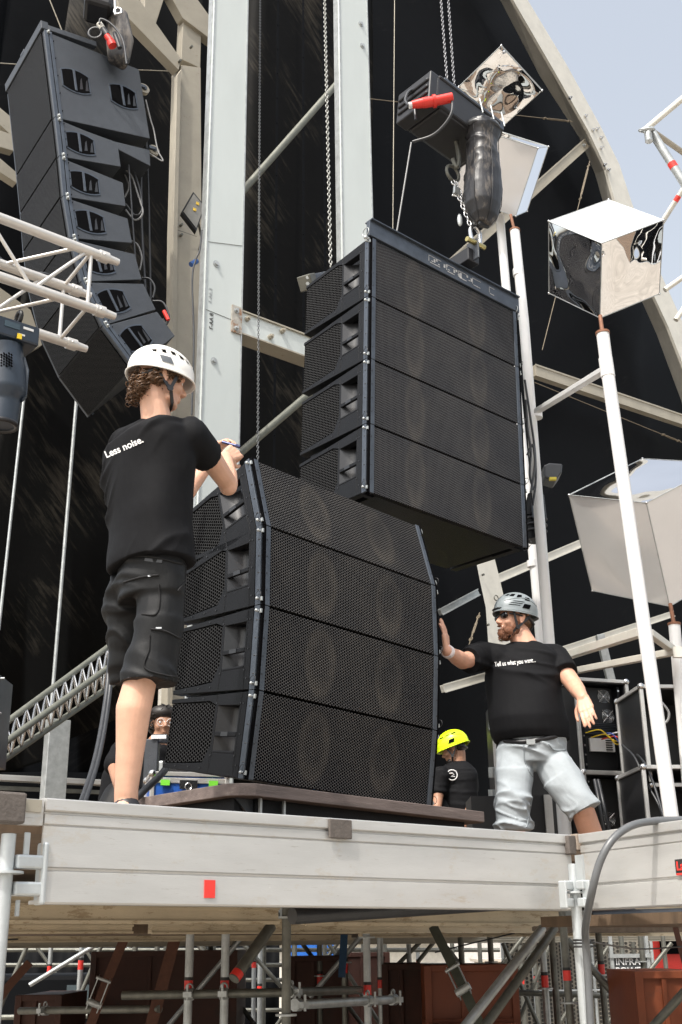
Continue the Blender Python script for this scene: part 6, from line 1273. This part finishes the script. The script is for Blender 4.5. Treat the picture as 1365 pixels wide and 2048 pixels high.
# shorts
s = MB(); rg = [(yv(293, 1112), .182, .114), (yv(293, 1130), .186, .118), (yv(294, 1165), .188, .124), (yv(296, 1200), .18, .124)]
s.loft([(c+fy_*.02, fx_*a, fy_*b_) for c, a, b_ in rg], 32)
kR = P(297, 1362, Ym-.05); s.cap(P(326, 1180, Ym-.04), .098, P(316, 1280, Ym-.05), .097); s.loft([(P(320, 1240, Ym-.05), fx_*.098, fy_*.1), (P(308, 1310, Ym-.05), fx_*.102, fy_*.105), (P(296, 1368, Ym-.05), fx_*.112, fy_*.108)], 24)
s.cap(P(258, 1180, Ym+.14), .096, P(256, 1280, Ym+.2), .088); s.loft([(P(256, 1240, Ym+.17), fx_*.088, fy_*.09), (P(258, 1372, Ym+.26), fx_*.07, fy_*.08)], 24)
sh1, bvs = skinned('cargo_shorts', s, .008, 6, SHORT, t1, fold_fn(9, .026, 3.4, 11, V(.35, .3, .85)))
def on(bv, x, y, off=.003):
    h, n_, i_, d = bv.ray_cast(CAM, ray(x, y).normalized())
    return (h-ray(x, y).normalized()*off) if h else None
def stitch(bv, pts, r, mat, parent, name, n=8):
    q = [on(bv, x, y) for x, y in bez2(pts, n)]; q = [a for a in q if a is not None]
    if len(q) > 2: m = MB(); m.tube(q, r, 5); return part(name, m, mat, parent)
def bez2(pts, n): return [(v.x, v.y) for v in bez([V(x, y, 0) for x, y in pts], n)]
STI = M_('seam_thread', (.006, .006, .007), .9)
stitch(bvs, [(247, 1165), (280, 1155), (318, 1150)], .004, STI, t1, 'rear_pocket_zip'); stitch(bvs, [(318, 1168), (320, 1200), (312, 1228), (284, 1228)], .0035, STI, t1, 'rear_pocket_seam')
stitch(bvs, [(302, 1258), (330, 1262), (366, 1280)], .004, STI, t1, 'cargo_pocket_zip'); stitch(bvs, [(300, 1270), (298, 1300), (290, 1335), (330, 1350), (358, 1354)], .0035, STI, t1, 'cargo_pocket_seam')
stitch(bvs, [(214, 1122), (290, 1112), (366, 1128)], .005, STI, t1, 'waistband_seam'); stitch(bvs, [(372, 1130), (372, 1160), (356, 1182)], .005, STI, t1, 'side_pocket_seam')
q1, q2 = on(bvs, 290, 1119), on(bvs, 325, 1123)
if q1 and q2:
    m = MB(); m.beam(q1, q2, .003, .012, Z); part('waist_label', m, HORN, t1)
for x, y in [(302, 1152), (318, 1256)]:
    q = on(bvs, x, y)
    if q: m = MB(); m.box(q, (.022, .004, .006)); part('zip_pull', m, CHROME, t1)
shoe(t1, V(anR.x, anR.y, 0), 50, ZD-.03, BLK); shoe(t1, V(anL.x, anL.y, 0), 30, ZD-.03, BLK)
m = MB(); m.cap(V(anR.x, anR.y, ZD+.03), .052, V(anR.x+.005, anR.y, ZD+.055), .052); part('sock', m, BLK, t1)
# tool in the hands
m = MB(); m.tube([P(445, 884, 5.02), P(478, 893, 5.0)], .007, 10); m.tube([P(472, 891, 5.0), P(480, 894, 5.0)], .009, 10); single('steel_pin', m, M_('pin_blue', (.05, .06, .14), .3, .5), 'small dark locking pin held between the hands of the white-helmeted person', 'locking pin')
m = MB(); m.torus(P(441, 906, 5.09), (P(446, 880, 5.12)-wrL).normalized().cross(V(0, 1, 0)).normalized(), V(0, 1, 0), .0105, .002, 14, 6); part('ring', m, M_('gold', (.8, .5, .15), .25, 1), t1)
# ------------------------------------------------------------ man 2 (grey helmet)
Y2 = 7.0; Z2 = 1.685
t2 = thing('person', 'bearded person in grey helmet, sunglasses, black tee and pale denim shorts by the speakers', 'person', V(*P(1070, 1660, Y2)[:2], Z2))
f2 = -165; gx, gy = V(math.cos(math.radians(f2)), -math.sin(math.radians(f2)), 0), hdir(f2)    # body faces us, slightly left
hc2 = P(1028, 1243, Y2); hf2 = headframe(-112, 2, 0); b = MB(); head(b, hc2, hf2, 1.05)
nb = P(1052, 1295, Y2); b.cap(hc2-hf2[2]*.05-hf2[1]*.02, .066, nb, .078)
shA, shB = P(966, 1312, Y2-.0), P(1112, 1312, Y2+.05)     # camera-left, camera-right shoulder
b.cap(shA, .06, shB, .06); b.cap(nb, .08, P(1055, 1380, Y2), .14); b.cap(P(1055, 1380, Y2), .14, P(1062, 1450, Y2), .11)
elA, wrA = P(926, 1322, 6.82), P(894, 1302, 6.6)
b.cap(shA, .058, elA, .049); b.cap(elA, .05, elA+(wrA-elA)*.4, .047); b.cap(elA+(wrA-elA)*.35, .046, wrA, .031)
hand(b, wrA, V(-.05, 0, 1), V(-.93, .37, 0), -1, [(.12, .15, .1), (.1, .15, .1), (.1, .15, .1), (.12, .2, .1)], .1, 1.05)
elB, wrB = P(1150, 1372, 6.85), P(1166, 1396, 6.68)
b.cap(shB, .062, P(1130, 1345, 6.95), .058); b.cap(P(1130, 1345, 6.95), .056, elB, .05); b.cap(elB, .05, elB+(wrB-elB)*.4, .047); b.cap(elB+(wrB-elB)*.35, .046, wrB, .034)
hand(b, wrB, (P(1178, 1436, 6.58)-wrB), V(.35, .8, -.1), -1, [(.1, .2, .15), (.12, .25, .15), (.1, .25, .2), (.15, .3, .2)], .25, 1.12, .16)
hA, hB = P(1032, 1500, Y2), P(1092, 1500, Y2); kA, aA = P(1026, 1625, Y2-.12), V(*P(1026, 1640, Y2-.0)[:2], Z2+.09); kB, aB = P(1165, 1618, Y2-.16), V(*P(1215, 1640, Y2+.1)[:2], Z2+.09)
leg(b, hA, kA, aA, (.1, .068, .045), .066); leg(b, hB, kB, aB, (.1, .07, .045), .068)
skinned('body', b, .0055, 4, SKIN2, t2)
m = MB()
def p2(a, bb_, d): return hc2+(hf2[0]*a+hf2[1]*bb_+hf2[2]*d)*1.05
for a, bb_, d, r in [(0, .078, -.085, (.03, .024, .026)), (.04, .045, -.072, (.022, .042, .028)), (-.04, .045, -.072, (.022, .042, .028)), (0, .055, -.105, (.032, .03, .02)), (.055, .012, -.05, (.012, .025, .04)), (-.055, .012, -.05, (.012, .025, .04)), (0, .098, -.038, (.022, .008, .0055))]: m.ball(p2(a, bb_, d), tuple(k*1.1 for k in r), hf2)
rng = random.Random(5)
for i in range(500):
    a = rng.uniform(-1, 1); bb_ = rng.uniform(0, 1); q = p2(a*.058, .03+.065*math.sqrt(max(0, 1-a*a))*rng.uniform(.6, 1.03), -.045-.068*bb_); dn = (hf2[1]*.5-hf2[2]*.8+hf2[0]*a*.6).normalized(); m.tube([q, q+dn*.012], [.0016, .0006], 4)
part('beard', m, BEARD, t2)
m = MB(); m.ball(p2(0, .096, -.054), (.012, .006, .004), hf2); part('teeth', m, WHITE, t2)
m = MB(); m.ball(p2(0, -.065, .0), (.078, .055, .05), hf2); m.ball(p2(.07, -.025, .02), (.014, .03, .03), hf2); m.ball(p2(-.07, -.025, .02), (.014, .03, .03), hf2); part('hair', m, HAIR, t2)
m = MB()
for q in (-1, 1): m.ball(p2(q*.036, .083, .018), (.036, .018, .021), hf2); m.tube([p2(q*.068, .068, .022), p2(q*.082, .03, .02), p2(q*.085, -.015, .012)], .005, 8)
m.tube([p2(-.02, .098, .024), p2(.02, .098, .024)], .005, 8); part('sunglasses', m, M_('shades', (.006, .006, .008), .1), t2)
HG = M_('helmet_grey', (.22, .25, .265), .32, 0, .05, 8)
helmet(t2, hc2+hf2[2]*.036-hf2[1]*.008, hf2, 1.02, HG, VOID, 1); straps(t2, hc2, hf2, 1.07)
m = MB(); m.ball(p2(0, .105, .06), (.05, .03, .008), hf2); part('helmet_peak', m, BLK, t2)
s = MB(); q2_ = lambda px, py, dy=0: P(px, py, Y2+dy)
s.loft([(q2_(1050, 1285), gx*.085, gy*.075), (q2_(1048, 1297), gx*.15, gy*.1), (q2_(1045, 1315), gx*.215, gy*.13), (q2_(1045, 1350), gx*.235, gy*.17), (q2_(1050, 1400), gx*.235, gy*.2), (q2_(1056, 1440), gx*.243, gy*.22), (q2_(1061, 1468), gx*.24, gy*.21), (q2_(1065, 1484), gx*.225, gy*.19)], 36)
s.cap(shA, .08, P(1020, 1325, Y2), .1); e_ = P(938, 1322, 6.86); sa_, sb_ = frame((e_-shA).normalized()); s.loft([(shA, sa_*.085, sb_*.09), (e_, sa_*.08, sb_*.09)], 20); s.cap(shB, .08, P(1070, 1320, Y2), .1); e_ = P(1133, 1348, 6.92); sa_, sb_ = frame((e_-shB).normalized()); s.loft([(shB, sa_*.085, sb_*.085), (e_, sa_*.08, sb_*.085)], 20)
tee2, bv2 = skinned('tee_shirt', s, .009, 6, TEE, t2, fold_fn(21, .026, 2.4, 8, V(.25, 0, 1)))
print_px('Tell us what you want...', t2, WTXT, bv2, (990, 1333), (1072, 1324), off=.0012, k=1.5)
s = MB(); s.loft([(q2_(1066, 1474), gx*.2, gy*.17), (q2_(1064, 1500), gx*.215, gy*.175), (q2_(1062, 1530), gx*.2, gy*.15)], 32)
s.cap(hA, .11, P(1030, 1560, Y2-.05), .115); s.loft([(P(1030, 1540, Y2-.04), gx*.115, gy*.12), (P(1027, 1600, Y2-.1), gx*.11, gy*.115), (P(1027, 1662, Y2-.1), gx*.102, gy*.108)], 24)
s.cap(hB, .115, P(1130, 1565, Y2-.1), .12); d_ = (kB-hB).normalized(); p_ = d_.cross(gy).normalized(); s.loft([(P(1120, 1555, Y2-.09), p_*.118, gy*.12), (P(1150, 1595, Y2-.14), p_*.108, gy*.11), (P(1172, 1622, Y2-.17), p_*.1, gy*.1)], 24)
jn, bvj = skinned('denim_shorts', s, .007, 5, JEAN, t2, fold_fn(33, .03, 3.6, 15, V(.3, 0, 1)))
SJ = M_('denim_seam', (.25, .28, .3), .8)
stitch(bvj, [(1048, 1490), (1050, 1520), (1060, 1545), (1072, 1560)], .004, SJ, t2, 'fly_seam'); stitch(bvj, [(1098, 1488), (1110, 1500), (1136, 1500)], .004, SJ, t2, 'pocket_seam'); stitch(bvj, [(1072, 1562), (1064, 1600), (1054, 1655)], .004, SJ, t2, 'inner_leg_seam')
m = MB(); q = [on(bvj, x, y, -.004) or on(bv2, x, y, -.0) for x, y in bez2([(1010, 1481), (1040, 1484), (1060, 1482), (1085, 1478), (1112, 1472)], 5)]; q = [k for k in q if k is not None]
if len(q) > 2: ribbon(m, q, -fw, .006, .03); m = MB(); m.tube(q, .016, 8); part('belt', m, BLK, t2)
q = on(bvj, 1062, 1484, .02)
if q: m = MB(); m.box(q, (.05, .01, .03)); part('belt_buckle', m, GALV, t2)
m = MB(); wd_ = (wrA-elA).normalized(); c = wrA+V(0, 0, .0); pa, pb = frame(wd_)
for k, mm in enumerate((0, 1, 2)): m.torus(c-wd_*(.005+k*.012), pa, pb, .034, .0055, 20, 6)
part('wristbands', m, M_('bands', (.75, .68, .68), .5, 0, .2, 90), t2)
shoe(t2, V(aA.x, aA.y, 0), -160, Z2, BLK); shoe(t2, V(aB.x, aB.y, 0), 160, Z2, BLK)
# ------------------------------------------------------------ person 3 (yellow helmet)
Y3 = 10.0
t3 = thing('person', 'person in bright yellow-green helmet and black tee turned away behind the lower speaker stack', 'person', V(*P(912, 1660, Y3)[:2], Z2))
hc3 = P(908, 1500, Y3); hf3 = headframe(-75, -22, 0); b = MB(); head(b, hc3, hf3, 1.0); nb = P(918, 1532, Y3); b.cap(hc3-hf3[2]*.04-hf3[1]*.03, .056, nb, .062)
h1, h2_ = P(882, 1552, Y3-.1), P(938, 1548, Y3+.02); b.cap(h1, .05, h2_, .05); b.cap(nb, .07, P(914, 1640, Y3), .12)
el3, w3 = P(942, 1590, Y3-.05), P(936, 1624, Y3-.15); b.cap(h2_, .05, el3, .042); b.cap(el3, .042, w3, .028); hand(b, w3, V(-.02, -.1, -1), V(-.5, .4, 0), -1, [(.4, .7, .4)]*4, .4)
el4, w4 = P(876, 1600, Y3-.15), P(872, 1640, Y3-.3); b.cap(h1, .05, el4, .042); b.cap(el4, .042, w4, .028); hand(b, w4, V(-.1, -.1, -1), V(.5, .4, 0), 1, [(.4, .7, .4)]*4, .4)
for s_ in (-1, 1): x_ = P(912, 1640, Y3)+V(s_*.1, 0, 0); b.cap(V(x_.x, x_.y, 2.6), .09, V(x_.x, x_.y, 2.15), .06); b.cap(V(x_.x, x_.y, 2.15), .06, V(x_.x, x_.y, Z2+.08), .04)
skinned('body', b, .008, 3, SKIN3, t3)
s = MB(); k3 = V(math.cos(math.radians(-150)), -math.sin(math.radians(-150)), 0); k4 = hdir(-150)
s.loft([(P(917, 1522, Y3), k3*.07, k4*.06), (P(914, 1532, Y3), k3*.14, k4*.09), (P(912, 1550, Y3), k3*.2, k4*.12), (P(912, 1600, Y3), k3*.2, k4*.13), (P(912, 1650, Y3), k3*.2, k4*.13), (P(912, 1680, Y3), k3*.2, k4*.13)], 30); s.cap(h2_, .075, P(944, 1575, Y3-.02), .068); s.cap(h1, .075, P(878, 1580, Y3-.12), .068)
_, bv3 = skinned('tee_shirt', s, .012, 5, TEE, t3, fold_fn(5, .012))
q = on(bv3, 905, 1550, .022)
if q:
    m = MB(); m.torus(q, V(1, 0, 0), Z, .042, .005, 24, 5); m.tube([q+V(-.025, -.004, .012), q+V(0, -.004, .016), q+V(.016, -.004, .004), q+V(-.012, -.004, -.012), q+V(.022, -.004, -.014)], .004, 5); part('chest_emblem', m, WTXT, t3)
s = MB()
for s_ in (-1, 1): x_ = P(912, 1640, Y3)+V(s_*.1, 0, 0); s.cap(V(x_.x, x_.y, 2.62), .12, V(x_.x, x_.y, Z2+.15), .085)
skinned('trousers', s, .014, 4, SHORT, t3)
HY_ = M_('helmet_yellow', (.62, .82, .01), .35, 0, .03, 6); helmet(t3, hc3+hf3[2]*.02, hf3, 1.02, HY_, VOID, 2); straps(t3, hc3, hf3)
m = MB(); m.ball(hc3-hf3[1]*.06+hf3[2]*0, (.075, .05, .05), hf3); m.ball(hc3+hf3[1]*.06-hf3[2]*.08, (.05, .04, .03), hf3); part('hair_and_beard', m, HAIRD, t3)
m = MB(); c = P(937, 1620, Y3-.13); m.tube([c, c-V(0, 0, .03)], .034, 14); part('blue_wristband', m, M_('band_blue', (.02, .35, .7), .5), t3)
m = MB()
for k in range(3): m.torus(P(936, 1630+k*4, Y3-.16), V(1, 0, 0), V(0, 1, 0), .033, .004, 14, 5)
part('beads', m, REDT, t3)
shoe(t3, V(x_.x, x_.y, 0), -120, Z2, BLK)
# ------------------------------------------------------------ person 4 (glasses, behind the calf)
Y4 = 7.6
t4 = thing('person', 'curly haired person with glasses in black clothes crouching behind the bare calf', 'person', V(*P(275, 1600, Y4)[:2], Z2))
hc4 = P(326, 1450, Y4); hf4 = headframe(160, -5, 0); b = MB(); head(b, hc4, hf4, .95); nb = P(318, 1490, Y4); b.cap(hc4-hf4[2]*.05, .054, nb, .06)
s1, s2 = P(245, 1505, Y4-.1), P(325, 1508, Y4); b.cap(s1, .05, s2, .05); b.cap(nb, .08, P(280, 1600, Y4), .12); b.cap(s1, .05, P(228, 1535, Y4-.25), .04); b.cap(P(228, 1535, Y4-.25), .038, P(236, 1570, Y4-.5), .028)
hand(b, P(236, 1570, Y4-.5), V(.2, -.3, -1), V(.5, .4, 0), -1, [(.4, .7, .4)]*4, .4)
skinned('body', b, .008, 3, SKIN3, t4)
hb = MB(); hb.ball(hc4+V(0, 0, .07), (.095, .1, .06)); hb.ball(hc4-hf4[1]*.04+V(0, 0, .01), (.1, .08, .09)); curls(t4, hc4, hf4, [(.07, .03, .07, .03), (-.07, .03, .07, .03), (0, .05, .1, .03), (.085, .0, .0, .02), (-.085, 0, 0, .02)], 120, .012, .02, HAIRD, base=hb)
m = MB()
for q in (-1, 1): m.torus(hc4+hf4[0]*q*.032+hf4[1]*.088+hf4[2]*.01, hf4[0], hf4[2], .024, .002, 16, 5); m.ball(hc4+hf4[0]*q*.031+hf4[1]*.074+hf4[2]*.01, .009, None)
m.tube([hc4+hf4[0]*-.01+hf4[1]*.09+hf4[2]*.014, hc4+hf4[0]*.01+hf4[1]*.09+hf4[2]*.014], .002, 5); part('glasses', m, WTXT, t4)
s = MB(); s.loft([(P(312, 1492, Y4), V(.08, 0, 0), V(0, .07, 0)), (P(288, 1505, Y4), V(.2, 0, 0), V(0, .12, 0)), (P(272, 1550, Y4), V(.22, 0, 0), V(0, .15, 0)), (P(262, 1640, Y4), V(.23, 0, 0), V(0, .2, 0))], 30); s.cap(s1, .085, P(230, 1530, Y4-.22), .075); skinned('tee_shirt', s, .012, 5, TEE, t4, fold_fn(15, .012))
s = MB(); s.cap(P(245, 1600, Y4-.2), .13, P(210, 1650, Y4-.3), .1); s.cap(P(210, 1650, Y4-.3), .1, V(P(210, 1650, Y4).x, Y4, Z2+.1), .08); skinned('trousers', s, .014, 4, SHORT, t4)
t = thing('dark_stand', 'dark angled stand with a white plate before the crouching person', 'stand', P(315, 1590, 7.1)); m = MB(); m.beam(P(306, 1480, 7.1), P(300, 1600, 7.1), .08, .08); m.beam(P(306, 1478, 7.1), P(336, 1478, 7.1), .06, .05); part('stand_frame', m, SPK, t, bevel=.004); m = MB(); m.box(P(318, 1474, 7.05), (.09, .01, .02)); part('white_plate', m, WTXT, t)
